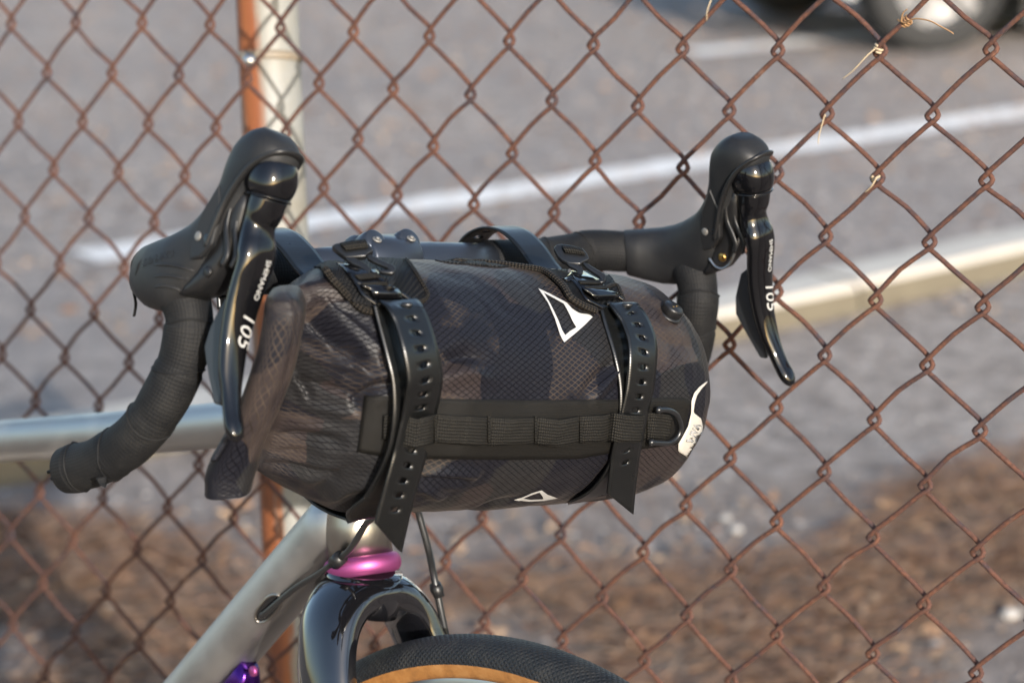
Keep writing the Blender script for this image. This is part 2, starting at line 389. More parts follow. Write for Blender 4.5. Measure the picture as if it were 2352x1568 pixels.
# kerb: cast blocks with open joints
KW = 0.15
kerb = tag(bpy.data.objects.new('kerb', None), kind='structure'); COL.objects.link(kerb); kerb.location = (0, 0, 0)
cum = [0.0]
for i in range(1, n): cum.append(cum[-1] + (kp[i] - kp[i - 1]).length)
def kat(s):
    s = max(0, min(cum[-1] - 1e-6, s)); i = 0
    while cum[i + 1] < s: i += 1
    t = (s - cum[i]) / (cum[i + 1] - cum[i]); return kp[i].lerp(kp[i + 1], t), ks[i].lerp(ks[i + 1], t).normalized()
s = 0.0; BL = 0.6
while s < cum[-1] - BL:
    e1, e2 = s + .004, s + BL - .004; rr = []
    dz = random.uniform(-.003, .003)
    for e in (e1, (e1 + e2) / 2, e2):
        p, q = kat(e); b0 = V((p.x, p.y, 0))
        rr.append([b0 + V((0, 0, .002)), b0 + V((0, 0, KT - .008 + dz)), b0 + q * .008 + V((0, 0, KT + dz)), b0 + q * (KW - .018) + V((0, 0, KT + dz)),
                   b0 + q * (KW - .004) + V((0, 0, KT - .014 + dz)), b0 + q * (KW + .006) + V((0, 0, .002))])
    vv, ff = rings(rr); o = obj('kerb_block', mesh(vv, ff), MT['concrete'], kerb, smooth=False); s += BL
# painted lines on the asphalt
def stripe(pix, wd, name):
    pts = [G(x, y, .008) for x, y in pix]; d = side(pts); v = []; f = []
    pts2 = []
    for i in range(len(pts) - 1):
        for k in range(30): pts2.append(pts[i].lerp(pts[i + 1], k / 30))
    pts2.append(pts[-1]); dd = side(pts2)
    for p, q in zip(pts2, dd):
        j = wd / 2 + random.uniform(-.008, .008); j2 = wd / 2 + random.uniform(-.008, .008)
        v += [p + q * j, p - q * j2]
    for i in range(len(pts2) - 1): f.append((2 * i, 2 * i + 2, 2 * i + 3, 2 * i + 1))
    return tag(obj(name, mesh(v, f), MT['roadpaint'], smooth=False), kind='structure')
stripe([(197, 588), (1547, 380), (2352, 255), (3000, 155)], .15, 'painted_line')
stripe([(1590, 120), (1990, 82), (2400, 44)], .15, 'painted_line')

# grit, leaves and needles
def flake(mb, p, r, flat=.25, n=5):
    a0 = random.uniform(0, 6.28); h = r * flat
    vv = [p + V((r * random.uniform(.6, 1.1) * cos(a0 + 2 * pi * k / n), r * random.uniform(.6, 1.1) * sin(a0 + 2 * pi * k / n), random.uniform(0, h * .6))) for k in range(n)]
    vv.append(p + V((0, 0, h)))
    mb.add(vv, [(k, (k + 1) % n, n) for k in range(n)])
def onfield(d0_, d1_, spread):
    d = sqrt(random.uniform(d0_ ** 2, d1_ ** 2)); x = random.uniform(-.235, .235) * d * spread; return V((x, d, 0))
def beyond(p):
    b = min(range(n), key=lambda i: (kp[i].x - p.x) ** 2 + (kp[i].y - p.y) ** 2); return (V((p.x, p.y, 0)) - V((kp[b].x, kp[b].y, 0))).dot(ks[b]) < 0
def onkerb(p):
    b = min(range(n), key=lambda i: (kp[i].x - p.x) ** 2 + (kp[i].y - p.y) ** 2); q = (V((p.x, p.y, 0)) - V((kp[b].x, kp[b].y, 0))).dot(ks[b]); return -.01 < q < KW + .02
grit = MB(); 
for i in range(14000):
    p = onfield(3.0, 12, 1.15)
    if onkerb(p): continue
    far = p.y > 5.2
    flake(grit, p + V((0, 0, .004 if far else .001)), random.uniform(.003, .010) * (1.3 if far else 1), .5)
tag(grit.build('loose_grit', MT['grit'], smooth=False, uv=False), 'grey grit scattered over the asphalt and the verge behind the fence', 'grit', kind='stuff')
leaf = MB()
for i in range(3600):
    far = random.random() < .72
    p = onfield(5, 12, 1.15) if far else onfield(2.9, 4.4, 1.3)
    if onkerb(p): continue
    if not far and p.y > 3.9 + .35 * MN.noise(V((p.x * 2, 0, 3))): continue
    a = random.uniform(0, 6.28); L = random.uniform(.006, .022); W_ = L * random.uniform(.3, .55); t = V((cos(a), sin(a), random.uniform(-.15, .3))); q = V((-sin(a), cos(a), random.uniform(-.4, .4)))
    p = p + V((0, 0, .008 + random.uniform(0, .008)))
    leaf.add([p - t * L, p - t * L * .3 + q * W_, p + t * L * .4 + q * W_ * .8, p + t * L, p + t * L * .4 - q * W_ * .8 + V((0, 0, .004)), p - t * L * .3 - q * W_], [(0, 1, 2, 3), (0, 3, 4, 5)])
tag(leaf.build('leaf_litter', MT['litter'], smooth=False, uv=False), 'brown crumbled leaves lying on the ground behind the fence', 'leaves', kind='stuff')
nd = MB()
for i in range(9000):
    p = onfield(2.8, 4.3, 1.3)
    cl = MN.noise(V((p.x * 2.2, p.y * 2.2, 1.7)))
    if cl < -.18 + (p.y - 3.5) * .45: continue
    a = random.gauss(.25, .5); L = random.uniform(.03, .085); w_ = random.uniform(.0012, .0035); t = V((cos(a), sin(a), random.uniform(-.1, .14))); q = V((-sin(a), cos(a), 0)) * w_
    p = p + V((0, 0, .01 + random.uniform(0, .018))); m_ = p + q * random.uniform(-6, 6)
    nd.add([p - t * L - q, p - t * L + q, m_ + q, m_ - q + V((0, 0, .002)), p + t * L + q, p + t * L - q], [(0, 1, 2, 3), (3, 2, 4, 5)])
tag(nd.build('pine_needles', MT['needles'], smooth=False, uv=False), 'drifts of dry brown pine needles on the verge behind the fence', 'pine needles', kind='stuff')
for (x, y, r, lab) in [(2318, 1420, .012, 'white stone lying alone on the verge at the lower right of the fence'), (1668, 1195, .008, 'pale angular stone among needles below the right end of the bag'),
                       (1690, 1222, .009, 'paler twin stone just in front of another below the bag end'), (2012, 1308, .009, 'beige pebble on the verge right of the bicycle tyre'),
                       (135, 1531, .010, 'cream pebble at the bottom left behind the down tube'), (252, 1393, .006, 'small white chip on the verge below the drooping bar end')]:
    g_ = G(x, y); bm = bmesh.new(); bmesh.ops.create_icosphere(bm, subdivisions=2, radius=r)
    for vv in bm.verts:
        k = 1 + .25 * MN.noise(vv.co * 40 + V((x, y, 0))); vv.co = V((vv.co.x * k * 1.15, vv.co.y * k, vv.co.z * k * .7))
        vv.co += g_ + V((0, 0, r * .55))
    me = bpy.data.meshes.new('pebble'); bm.to_mesh(me); bm.free(); tag(obj('pebble', me, MT['pale'], smooth=False), lab, 'stone', 'pale stones on the verge')

# ------------------------------------------------------------------ parked white car, far right
def car():
    c0 = G(2196, 136); dirx = V((.95, .31, 0)).normalized(); diry = V((-.31, .95, 0)).normalized()   # along the car (front at -x), away from the camera
    root = empty('parked_car', c0, 'white parked car with silver spoked wheel at the top right edge', 'car')
    def W(x, y, z): return c0 + dirx * x + diry * y + ZV * z
    # side outline, front (-x) to rear; wheel centres at x=0 and x=2.45, half width .78
    sill = [(-.40, .24), (-.42, .42), (-.40, .62), (-.34, .78), (-.1, .86), (.42, .90)]
    roof = [(.42, .90), (.72, 1.16), (1.02, 1.38), (1.5, 1.46), (2.2, 1.46), (2.75, 1.38), (3.1, 1.0)]
    back = [(3.16, .88), (3.20, .55), (3.14, .26)]
    R_ = .33
    def arch(cx): return [(cx + R_ * cos(a), .27 + R_ * sin(a)) for a in [pi * k / 10 for k in range(0, 11)]]
    bottom = [(2.45 + R_ + .02, .22)] + arch(2.45) + [(2.45 - R_ - .02, .19), (R_ + .02, .19)] + arch(0) + [(-R_ - .02, .22)]
    lower = sill[:-1] + [(.42, .90), (1.6, .94), (3.1, .95)] + back + bottom
    bm = bmesh.new()
    front = [bm.verts.new(W(x, .10 + (.06 if z > .7 else 0), z)) for x, z in lower]; rear = [bm.verts.new(W(x, 1.52 - (.06 if z > .7 else 0), z)) for x, z in lower]
    bm.faces.new(front); bm.faces.new(rear[::-1])
    for i in range(len(lower)):
        j = (i + 1) % len(lower); bm.faces.new((front[j], front[i], rear[i], rear[j]))
    bmesh.ops.triangulate(bm, faces=[q for q in bm.faces if len(q.verts) > 4]); bmesh.ops.recalc_face_normals(bm, faces=bm.faces)
    me = bpy.data.meshes.new('body'); bm.to_mesh(me); bm.free(); obj('body', me, MT['carpaint'], root, smooth=False)
    gh = [(.44, .905), (.74, 1.16), (1.04, 1.37), (1.5, 1.44), (2.2, 1.44), (2.72, 1.36), (3.05, .96)]
    rr = [[W(x, .20 + .18 * (z - .9), z) for x, z in gh], [W(x, 1.42 - .18 * (z - .9), z) for x, z in gh]]
    v_, f_ = rings(rr, cap=True); obj('cabin', mesh(v_, f_), MT['carpaint'], root, smooth=False)
    for (x0, x1) in ((.80, 1.42), (1.50, 2.12), (2.2, 2.66)):
        vq = [W(x0, .196, .97), W(x1, .196, .97), W(x1 - .02, .262, 1.34), W(max(x0, .8) + (.22 if x0 < 1 else .02), .262, 1.34)]
        obj('window', mesh([p - diry * .006 for p in vq] + [p + diry * .02 for p in vq], [(0, 1, 2, 3), (7, 6, 5, 4), (0, 4, 5, 1), (1, 5, 6, 2), (2, 6, 7, 3), (3, 7, 4, 0)]), MT['glass'], root, smooth=False)
    ws = [W(.47, .24, .93), W(.47, 1.38, .93), W(1.0, 1.32, 1.36), W(1.0, .30, 1.36)]; off = (W(-.03, 0, .03) - c0)
    obj('windscreen', mesh([p + off for p in ws] + ws, [(0, 1, 2, 3), (7, 6, 5, 4), (0, 4, 5, 1), (1, 5, 6, 2), (2, 6, 7, 3), (3, 7, 4, 0)]), MT['glass'], root, smooth=False)
    for yy in (.22, 1.40):
        m_ = MB(); box(m_, W(-.375, yy, .62), dirx * .06, diry * .12, ZV * .07); bevel(m_.build('headlight', MT['lamp'], root, smooth=False), .03, 3)
    m_ = MB(); box(m_, W(-.42, .81, .34), dirx * .04, diry * .70, ZV * .10); bevel(m_.build('bumper', MT['carpaint'], root, smooth=False), .03, 3)
    m_ = MB(); box(m_, W(1.23, .81, .17), dirx * .85, diry * .60, ZV * .10); m_.build('underbody_shade', MT['trim'], root, smooth=False)  # dark block added low to keep the sun from passing under the car
    for cx in (0, 2.45):
        for side_, yy in ((-1, .12), (1, 1.34)):
            c = W(cx, yy, .275); t = MB()
            prof = [(.18, 0), (.255, 0), (.272, .02), (.275, .08), (.272, .15), (.255, .17), (.18, .17)]
            rs = [[c + diry * y_ + (dirx * cos(2 * pi * k / 32) + ZV * sin(2 * pi * k / 32)) * r_ for k in range(32)] for r_, y_ in prof]
            v_, f_ = rings(rs, cap=False); t.add(v_, f_); wh = t.build('wheel', MT['tyreblack'], root, uv=False)
            rm = MB(); yo = .015 if side_ < 0 else .155
            rs = [[c + diry * y_ + (dirx * cos(2 * pi * k / 32) + ZV * sin(2 * pi * k / 32)) * r_ for k in range(32)] for r_, y_ in ((.188, yo - .012 * -side_ * -1), (.175, yo), (.165, yo + .03 * -side_), (.02, yo + .05 * -side_))]
            v_, f_ = rings(rs, cap=False); rm.add(v_, f_)
            for k in range(5):
                a = 2 * pi * k / 5 + .5; e = dirx * cos(a) + ZV * sin(a); p_ = dirx * -sin(a) + ZV * cos(a)
                box(rm, c + diry * (yo - .006 * -side_) + e * .095, e * .085, p_ * .026, diry * .012)
            rm.build('rim', MT['alloy'], wh, uv=False, smooth=False)
    m_ = MB(); tube(m_, [W(1.44, .09, .45), W(1.44, .10, .94)], .004, 6); m_.build('door_seam', MT['trim'], root, uv=False)
    m_ = MB(); box(m_, W(1.28, .088, .80), dirx * .07, diry * .012, ZV * .012); m_.build('door_handle', MT['trim'], root, smooth=False)
    m_ = MB(); box(m_, W(.86, .06, 1.02), dirx * .05, diry * .08, ZV * .05); bevel(m_.build('mirror', MT['carpaint'], root, smooth=False), .02, 3)
car()

# ================================================================== FENCE
FSC = .965
EU = V((0.03340306, -0.02552305, 0.001667)) * FSC; EV = V((-3.1e-5, -0.00300581, -0.0454006)) * FSC
OW = CAM + (RI * 0.06640339 - UP * (-0.2357191) + f0 * 1.98838136) * FSC
FN = EU.cross(EV).normalized()
if FN.dot(CAM - OW) < 0: FN = -FN                 # towards the camera
CO = [[0.0696, -0.2827, 0.0865, -0.0547, -0.0409, -0.0557, 0.3227, -0.0666, 0.1406, -0.0236], [-0.0709, 0.2152, -0.1855, 0.0924, 0.0397, 0.0026, -0.2821, 0.1627, 0.0128, 0.1635]]
def fp(u, v, w_=0.0):
    """fence coordinates (half cells) to world, with the sag of the old mesh"""
    cu = max(-18, min(9, u)); cv = max(-1, min(15, v)); U = (cu + 4) / 12; W = (cv - 6) / 8
    m = [1, U, W, U * U, U * W, W * W, U ** 3, U * U * W, U * W * W, W ** 3]
    return OW + EU * (u + sum(a * b for a, b in zip(CO[0], m))) + EV * (v + sum(a * b for a, b in zip(CO[1], m))) + FN * w_
def fplane(x, y): return hit(x, y, OW, FN)
fence = empty('chain_link_fence', fp(0, 24), 'rusty chain link fence of diamond mesh running behind the bicycle', 'fence')
WR = .00188; VTOP, VBOT = -17, 24
def wire(k):
    """one zig-zag wire between columns k and k+1"""
    det = -20 <= k <= 12
    hx, hy, hz = .112, .118, .0020
    pts = []; v0 = VTOP
    if (k + v0) % 2: v0 += 1
    # left turns at (k, v even parity), right turns at (k+1, v+1)
    v_ = v0; rnd = random.Random(k * 31 + 5)
    while v_ <= VBOT:
        j = lambda s=.035: rnd.uniform(-s, s)
        # left hook: front from the upper right, round, away to the lower right
        pts += [(k + hx * 1.05, v_ - hy * 1.5, hz * 1.05), (k - hx * .10, v_ - hy * .55, hz * .9), (k - hx * .95, v_ + hy * .15, hz * .25), (k - hx * .55, v_ + hy * .85, -hz * .75), (k + hx * .75, v_ + hy * 1.75, -hz)]
        pts.append((k + .5 + j(), v_ + .5 + j(), -hz))
        # right hook: behind from the upper left, round, to the front lower left
        pts += [(k + 1 - hx * .8, v_ + 1 - hy * 1.7, -hz), (k + 1 + hx * .15, v_ + 1 - hy * .75, -hz * .8), (k + 1 + hx * .95, v_ + 1 + hy * .05, hz * .1), (k + 1 + hx * .5, v_ + 1 + hy * .75, hz * .85), (k + 1 - hx * .9, v_ + 1 + hy * 1.6, hz * 1.05)]
        pts.append((k + .5 + j(), v_ + 1.5 + j(), hz))
        v_ += 2
    sp = spline(pts, 2 if det else 1)
    w_ = [fp(a, b, c) for a, b, c in sp]
    m = MB(); tube(m, w_, WR, 8 if det else 5, up=FN); return m.build('wire', MT['wire'], fence, uv=False)
for k in range(-50, 62): wire(k)
# posts and rails
def post(pt, pb, r, name='post'):
    ax = (pt - pb); L = ax.length; t = MB(); zs = [0, .3 * L, .6 * L, L]
    tube(t, [V((0, 0, z)) for z in [L * i / 24 for i in range(25)]], r, 28, up=V((0, 1, 0)))
    me = mesh(t.v, t.f); o = bpy.data.objects.new(name, me); COL.objects.link(o); me.materials.append(MT['post']); me.polygons.foreach_set('use_smooth', [True] * len(me.polygons))
    z = ax.normalized(); x = (RI - z * RI.dot(z)).normalized(); y = z.cross(x)
    m_ = Matrix((x, y, z)).transposed().to_4x4(); m_.translation = pb
    o.parent = fence; o.matrix_parent_inverse = Matrix.Translation(-fence.location); o.matrix_world = m_
    o.matrix_basis = m_
    return o
zt = 2.235
ptop = P(613, 0, zt); pbot = P(686, 1568, zt * 1.035)
dd = (ptop - pbot).normalized()
pb = pbot - dd * ((pbot.z - 0.0) / dd.z); pt = ptop + dd * ((1.80 - ptop.z) / dd.z)
po = post(pt, pb, .0275)
cp = MB(); disc(cp, pt, dd, .031, .02); cp.build('post_cap', MT['steel'], po if False else fence, uv=False)
# a bolt and band that ties the mesh to the post
tb = P(572, 135, zt); bm_ = MB(); c_ = pb + dd * ((tb - pb).dot(dd))
tube(bm_, [c_ + (RI * cos(2 * pi * k / 24) + f0 * sin(2 * pi * k / 24)) * .0286 for k in range(25)], .0012, 6, ry=.0045, up=dd); bm_.build('post_band', MT['post'], fence, uv=False)
bt = MB(); disc(bt, P(573, 140, zt - .030), -f0, .0062, .008, 6); bt.build('band_bolt', MT['steel'], fence, uv=False)
for du in (165,):
    ax2 = EU.normalized() * (du * EU.length * .84)
    q = pb + V((ax2.x, ax2.y, 0)); 
    post(q + dd * (pt - pb).length, q, .0275)
pts = [fp(u, VTOP + .6, -.003) for u in range(-50, 66, 4)]; rl = MB(); tube(rl, pts, .0022, 8); rl.build('tension_wire', MT['wire'], fence, uv=False)

# dead vine tendrils wound round the wires
def vine(pix, label, coil=None, r=.0007, mat='vine', off=.004):
    pts = [fplane(x, y) + FN * o_ for x, y, o_ in pix]
    m_ = MB(); sp = vs(spline([tuple(p) for p in pts], 5)); k = len(sp)
    tube(m_, sp, [r * (1.0 - .5 * i / k) for i in range(k)], 6)
    if coil:
        for (cx, cy, rad, turns, tx, ty) in coil:
            c_ = fplane(cx, cy); t_ = (fplane(cx + tx, cy + ty) - c_).normalized(); a_ = FN; b_ = t_.cross(a_).normalized()
            sp = [c_ + t_ * ((i / 24 - turns / 2) * .0022) + (a_ * cos(2 * pi * i / 24) + b_ * sin(2 * pi * i / 24)) * rad for i in range(int(24 * turns) + 1)]
            tube(m_, sp, r * 1.3, 6)
    o = m_.build('vine_tendril', MT[mat], None, uv=False); return tag(o, label, 'dry vine', 'dead vine tendrils on the fence')
vine([(2068, 45, .004), (2090, 52, .006), (2112, 42, .008), (2150, 46, .010), (2178, 60, .010), (2197, 71, .009), (2203, 77, .008)], 'curled dry tendril with a long arched tail at the top right of the fence', [(2085, 47, .0032, 2.2, 30, -22)])
vine([(2078, 50, .005), (2085, 30, .007), (2097, 20, .008)], 'short forked dry tendril stub beside the arched tail at the top right', [(2076, 52, .0030, 1.0, 30, -22)])
vine([(2016, 112, .004), (2000, 128, .006), (1975, 155, .006), (1957, 170, .005), (1942, 180, .004)], 'pale straight dry tendril hanging to the lower left of a fence knot', [(2020, 112, .0036, 2.0, 8, -20)], mat='vinepale')
vine([(1902, 262, .004), (1893, 290, .004), (1887, 315, .004), (1886, 330, .004)], 'thin grey tendril dangling under a knot above the right brake lever', mat='vinepale', r=.0006)
vine([(2022, 405, .005), (2012, 425, .006), (1995, 440, .005)], 'short bent tendril caught in a knot right of the right hood', [(2013, 408, .0034, 1.4, 8, 20)], mat='vinepale')
vine([(1640, 0, .004), (1633, 25, .005), (1630, 48, .004)], 'thin dry tendril lying along a wire at the top edge above the right hood', mat='vinepale', r=.0006)
vine([(1768, 440, .004), (1760, 455, .006), (1745, 468, .005)], 'pale tendril hanging behind the tip of the right brake hood', mat='vinepale', r=.0007)

# ================================================================== BICYCLE
CONTACT = B(0, .183, -.924)
bike = empty('bicycle', CONTACT, 'bare titanium road bicycle with drop bars leaning beside the rusty fence', 'bicycle')
def bt_(l): return [B(*p) for p in l]
# --- bar
BARLV = {}
def frame(s):
    W_ = (UB - AX * (s * .236)).normalized(); L = W_.cross(FW)
    if L.dot(AX) * s < 0: L = -L
    return OB + AX * (s * .234), L, FW, W_
def LV(s, l, f, w_):
    """lever space in mm: l outward, f forward, w up"""
    o, L, F_, W_ = BARLV[s]; return o + L * (l * .001) + F_ * (f * .001) + W_ * (w_ * .001)
for s in (-1, 1): BARLV[s] = frame(s)
DROP = [(36, 2, 0), (51, 0, 0), (66, -7, -3), (74, -20, -7), (75, -36, -10), (71, -58, -11), (61, -82, -11), (45, -103, -11), (22, -120, -10), (2, -129, -9), (-8, -133, -8)]
core = MB()
tube(core, bt_([(a_, 0, -.009) for a_ in (-.10, -.06, -.03, 0, .03, .06, .10)]), [.0125, .0145, .0158, .0159, .0158, .0145, .0125], 24)
core.build('handlebar', MT['bar'], bike, uv=False)
for s in (-1, 1):
    top = [tuple(B(s * a, f_, u_)) for a, f_, u_ in ((.088, 0, -.009), (.13, 0, -.009), (.165, 0, -.007), (.190, .003, -.003))]
    top += [tuple(LV(s, -20, 17, 2)), tuple(LV(s, -7, 34, 2))]; path = top + [tuple(LV(s, l_, f_, w_)) for f_, w_, l_ in DROP[1:]]
    sp = vs(spline(path, 10)); k = len(sp); rad = []
    for i in range(k):
        t = i / k; r = .0146 + .0003 * sin(i * .37)
        wrap = (i % 14) / 14.0; r += .0009 * (1 - wrap)          # overlapping turns of tape
        rad.append(r)
    rad[-1] *= .93
    t_ = MB(); tube(t_, sp, rad, 36, cap=True); tp = t_.build('bar_tape', MT['tape'], bike)
    sm = MB(); fr_ = pframes(sp, ZV)
    for i0 in range(14, k - 8, 14):
        q = []
        for j in range(33):
            a = 2 * pi * j / 32; ii = i0 + 2.2 * sin(a + i0); lo = int(ii); u = ii - lo; p_ = sp[lo].lerp(sp[lo + 1], u); _, x_, y_ = fr_[lo]; q.append(p_ + (x_ * cos(a) + y_ * sin(a)) * (rad[lo] + .0001))
        tube(sm, q, .0007, 6)
    sm.build('tape_edges', MT['tape'], tp, uv=False)['kind'] = 'stuff'
    # frayed end with its plug
    e = sp[-1]; dirv = (sp[-1] - sp[-3]).normalized(); m_ = MB(); disc(m_, e - dirv * .002, dirv, .0125, .004); m_.build('bar_end_plug', MT['matteblack'], tp, uv=False)
    if s < 0:
        rag = MB()
        for i in range(5):
            a = 1.2 + i * .18; base = e - dirv * .004 + (UB * cos(a) * .9 + AX * -sin(a) * .35) * .0148
            p_ = vs(spline([tuple(base - dirv * .004), tuple(base + dirv * .004 + UB * .0016), tuple(base + dirv * (.008 + .003 * (i % 3)) + UB * (.0005 + .0012 * (i % 2)))], 4)); tube(rag, p_, [.0022, .0022, .0021, .002, .0019, .0018, .0016, .0013, .0009], 7, ry=.0012)
        rag.build('frayed_tape', MT['tape'], tp)
        rg = MB(); c_ = LV(s, 4, 44, -128); tube(rg, vs(spline([tuple(c_), tuple(c_ + UB * -.0035 + FW * .002), tuple(c_ + UB * -.005 + FW * .005)], 4)), [.004, .0038, .0034, .003, .0028, .0022, .0016, .001, .0006], 7, ry=.001); rg.build('torn_flap', MT['tape'], tp)
        # loose strip hanging at the bend
        st = MB(); b0 = pa(322, 640, loc(sp[42])[0] - .012) ; q = [b0 + FW * -.004, b0 + FW * -.006 - UB * .008, b0 + FW * -.003 - UB * .016, b0 - FW * .004 - UB * .024]
        tube(st, vs(spline([tuple(x) for x in q], 5)), .0016, 7, ry=.0006); st.build('loose_tape', MT['tape'], tp)
# --- stem
AXIS = (UB * .951 - FW * .309).normalized()       # steering axis, upwards
def ST(d): return B(0, -.0105, -.2235) + AXIS * d  # along the steering axis from the lower headset ring
stt = ST(.196)
def BS(a, f_, u_): return B(a - .013, f_, u_ - .009)
m_ = MB()
rs = [sup(BS(a, 0, 0), FW, UB, .0205, .0215, 28, 2.6) for a in (-.022, -.020, .020, .022)]
rs[0] = sup(BS(-.022, 0, 0), FW, UB, .019, .020, 28, 2.6); rs[-1] = sup(BS(.022, 0, 0), FW, UB, .019, .020, 28, 2.6)
v_, f_ = rings(rs); m_.add(v_, f_)
ax0 = BS(0, -.012, .002); q = vs(spline([tuple(ax0), tuple(ax0.lerp(stt, .5)), tuple(stt)], 6)); tube(m_, q, .0158, 20)
tube(m_, [stt - AXIS * .021, stt - AXIS * .019, stt + AXIS * .019, stt + AXIS * .021], [.0175, .0188, .0188, .0175], 24)
stem = m_.build('stem', MT['bar'], bike, uv=False)
for a in (-.0155, .0155):
    er = MB(); tube(er, [BS(a, -.008, .006), BS(a, .006, .0165), BS(a, .0100, .0195), BS(a, .0106, .0200)], [.0115, .0095, .0085, .0075], 20); er.build('clamp_ear', MT['bar'], stem, uv=False)
    for u_ in (.0262, -.0225):
        bo = MB(); c_ = BS(a, .0115 if u_ > 0 else .016, .0207 if u_ > 0 else u_); nn = (FW * .45 + UB * (1 if u_ > 0 else -.4)).normalized(); disc(bo, c_ - nn * .001, nn, .0034, .0012, 16); disc(bo, c_ + nn * .0002, nn, .0017, .0012, 6); bo.build('clamp_bolt', MT['rivet'], stem, uv=False)
m_ = MB(); tube(m_, [ST(.157), ST(.178)], .0172, 24); m_.build('headset_spacer', MT['matteblack'], bike, uv=False)
m_ = MB(); tube(m_, [ST(.2165), ST(.220), ST(.223)], [.018, .0175, .012], 24); m_.build('stem_cap', MT['matteblack'], bike, uv=False)
# --- frame
m_ = MB(); tube(m_, [ST(d) for d in (.004, .03, .06, .09, .12, .145)], [.0226, .0225, .0223, .022, .022, .022], 40, cap=True); m_.build('head_tube', MT['tipol'], bike, uv=False)
def ring(name, d0, d1, r, mat):
    m_ = MB(); h = (d1 - d0) / 2; c = (d0 + d1) / 2; pr = []
    for i in range(13):
        a = -pi / 2 + pi * i / 12; pr.append((c + h * sin(a), r - .006 + .006 * cos(a) ** .8 if abs(cos(a)) > 1e-6 else r - .006))
    tube(m_, [ST(p) for p, _ in pr], [q for _, q in pr], 48); return m_.build(name, mat, bike, uv=False)
ring('headset_ring', -.0065, .0075, .0276, MT['pink']); ring('headset_cup', .145, .158, .0235, MT['pink'])
HT = lambda d, f_, u_: None
tt = [B(0, -.045, -.118), B(0, -.193, -.159), B(0, -.468, -.2255), B(0, -.60, -.257)]
m_ = MB(); tube(m_, vs(spline([tuple(p) for p in tt], 8)), .0172, 36); m_.build('top_tube', MT['ti'], bike, uv=False)
dt0, dt1 = B(0, -.020, -.176), B(0, -.181, -.354); dtd = (dt1 - dt0).normalized(); dt2 = dt0 + dtd * .66
m_ = MB(); tube(m_, [dt0.lerp(dt2, i / 16) for i in range(17)], .0222, 40); dtube = m_.build('down_tube', MT['ti'], bike, uv=False)
sb = B(0, -.60, -.245); m_ = MB(); tube(m_, [dt2, dt2.lerp(sb, .5), sb + (sb - dt2).normalized() * .05], .016, 24); m_.build('seat_tube', MT['ti'], bike, uv=False)
sp_ = (sb - dt2).normalized(); m_ = MB(); tube(m_, [sb, sb + sp_ * .24], .0136, 20); m_.build('seat_post', MT['matteblack'], bike, uv=False)
sd = sb + sp_ * .25
rs = [sup(sd + FW * f_ + UB * .012, AX, UB, w__, .014, 20, 2.2) for f_, w__ in ((-.12, .045), (-.10, .068), (-.05, .064), (.0, .042), (.08, .020), (.14, .016), (.15, .008))]
v_, f_ = rings(rs); m_ = MB(); m_.add(v_, f_); m_.build('saddle', MT['matteblack'], bike, uv=False)
# cable port on the upper side of the down tube
pc = pa(619, 1392, -.016); ax_c = dt0 + dtd * ((pc - dt0).dot(dtd)); nrm = (pc - ax_c).normalized(); side_ = dtd.cross(nrm)
def dtp(along, across, h=0.0):
    a = across / .0222; return ax_c + dtd * along + (nrm * cos(a) + side_ * sin(a)) * (.0222 + h)
m_ = MB(); lp = []
for k in range(40):
    a = 2 * pi * k / 40; lp.append((.0125 * cos(a) * 1.0 + (.004 if cos(a) > 0 else -.004), .0058 * sin(a)))
tube(m_, [dtp(x, y, .0003) for x, y in lp + lp[:2]], .0011, 8); m_.build('cable_port_rim', MT['tipol'], dtube, uv=False)
vv = [dtp(x * .93, y * .93, .0004) for x, y in lp]; ce = dtp(0, 0, .0006); me = mesh(vv + [ce], [(k, (k + 1) % 40, 40) for k in range(40)]); obj('cable_port', me, MT['matteblack'], dtube)
m_ = MB(); disc(m_, dtp(.008, 0, .0005), nrm, .0026, .0012, 14); m_.build('port_screw', MT['steel'], dtube, uv=False)
# purple anodised fitting under the down tube
pr_ = MB(); rs = []
for t, h, wd in ((0, .004, .007), (.008, .012, .010), (.02, .017, .011), (.045, .018, .011), (.07, .015, .010), (.085, .006, .008)):
    c_ = pa(572, 1522, -.004) + dtd * t; n2 = (FW * .6 - UB * .55).normalized(); rs.append(sup(c_ + n2 * (h * .5), n2, AX, h * .5 + .003, wd, 20, 4))
v_, f_ = rings(rs); pr_.add(v_, f_); pr_ = pr_.build('cage_mount', MT['purple'], bike, uv=False)
m_ = MB(); disc(m_, pa(585, 1540, -.016), -AX, .004, .003, 12); m_.build('mount_bolt', MT['pink'], pr_, uv=False)
# --- fork
FK = ST(-.0052)
def FP(a, d, rake=0.0): return FK - AXIS * d + AX * a + FW * rake
leg = [(-.0585, .37, .063, .011, .012), (-.0575, .28, .034, .012, .016), (-.0555, .20, .012, .0125, .0195), (-.0525, .13, .006, .0130, .0225), (-.0490, .085, .003, .0138, .0245), (-.0440, .054, .001, .0138, .0240), (-.0345, .030, 0, .0148, .0250), (-.0190, .0150, 0, .0155, .0262), (0, .0110, 0, .0150, .0268)]
full = leg + [(-a, d, k, h, q) for a, d, k, h, q in leg[-2::-1]]
path = spline(full, 6); pts = [FP(p[0], p[1], p[2]) for p in path]; rs = []
for i, p in enumerate(pts):
    t = (pts[min(i + 1, len(pts) - 1)] - pts[max(i - 1, 0)]).normalized(); y = (FW - t * FW.dot(t)).normalized(); x = y.cross(t); rs.append(sup(p, x, y, path[i][3], path[i][4], 32, 2.3))
v_, f_ = rings(rs); m_ = MB(); m_.add(v_, f_)
cr = [(.0, .0275, .0272), (.008, .0268, .0272), (.018, .0235, .026), (.03, .016, .023)]
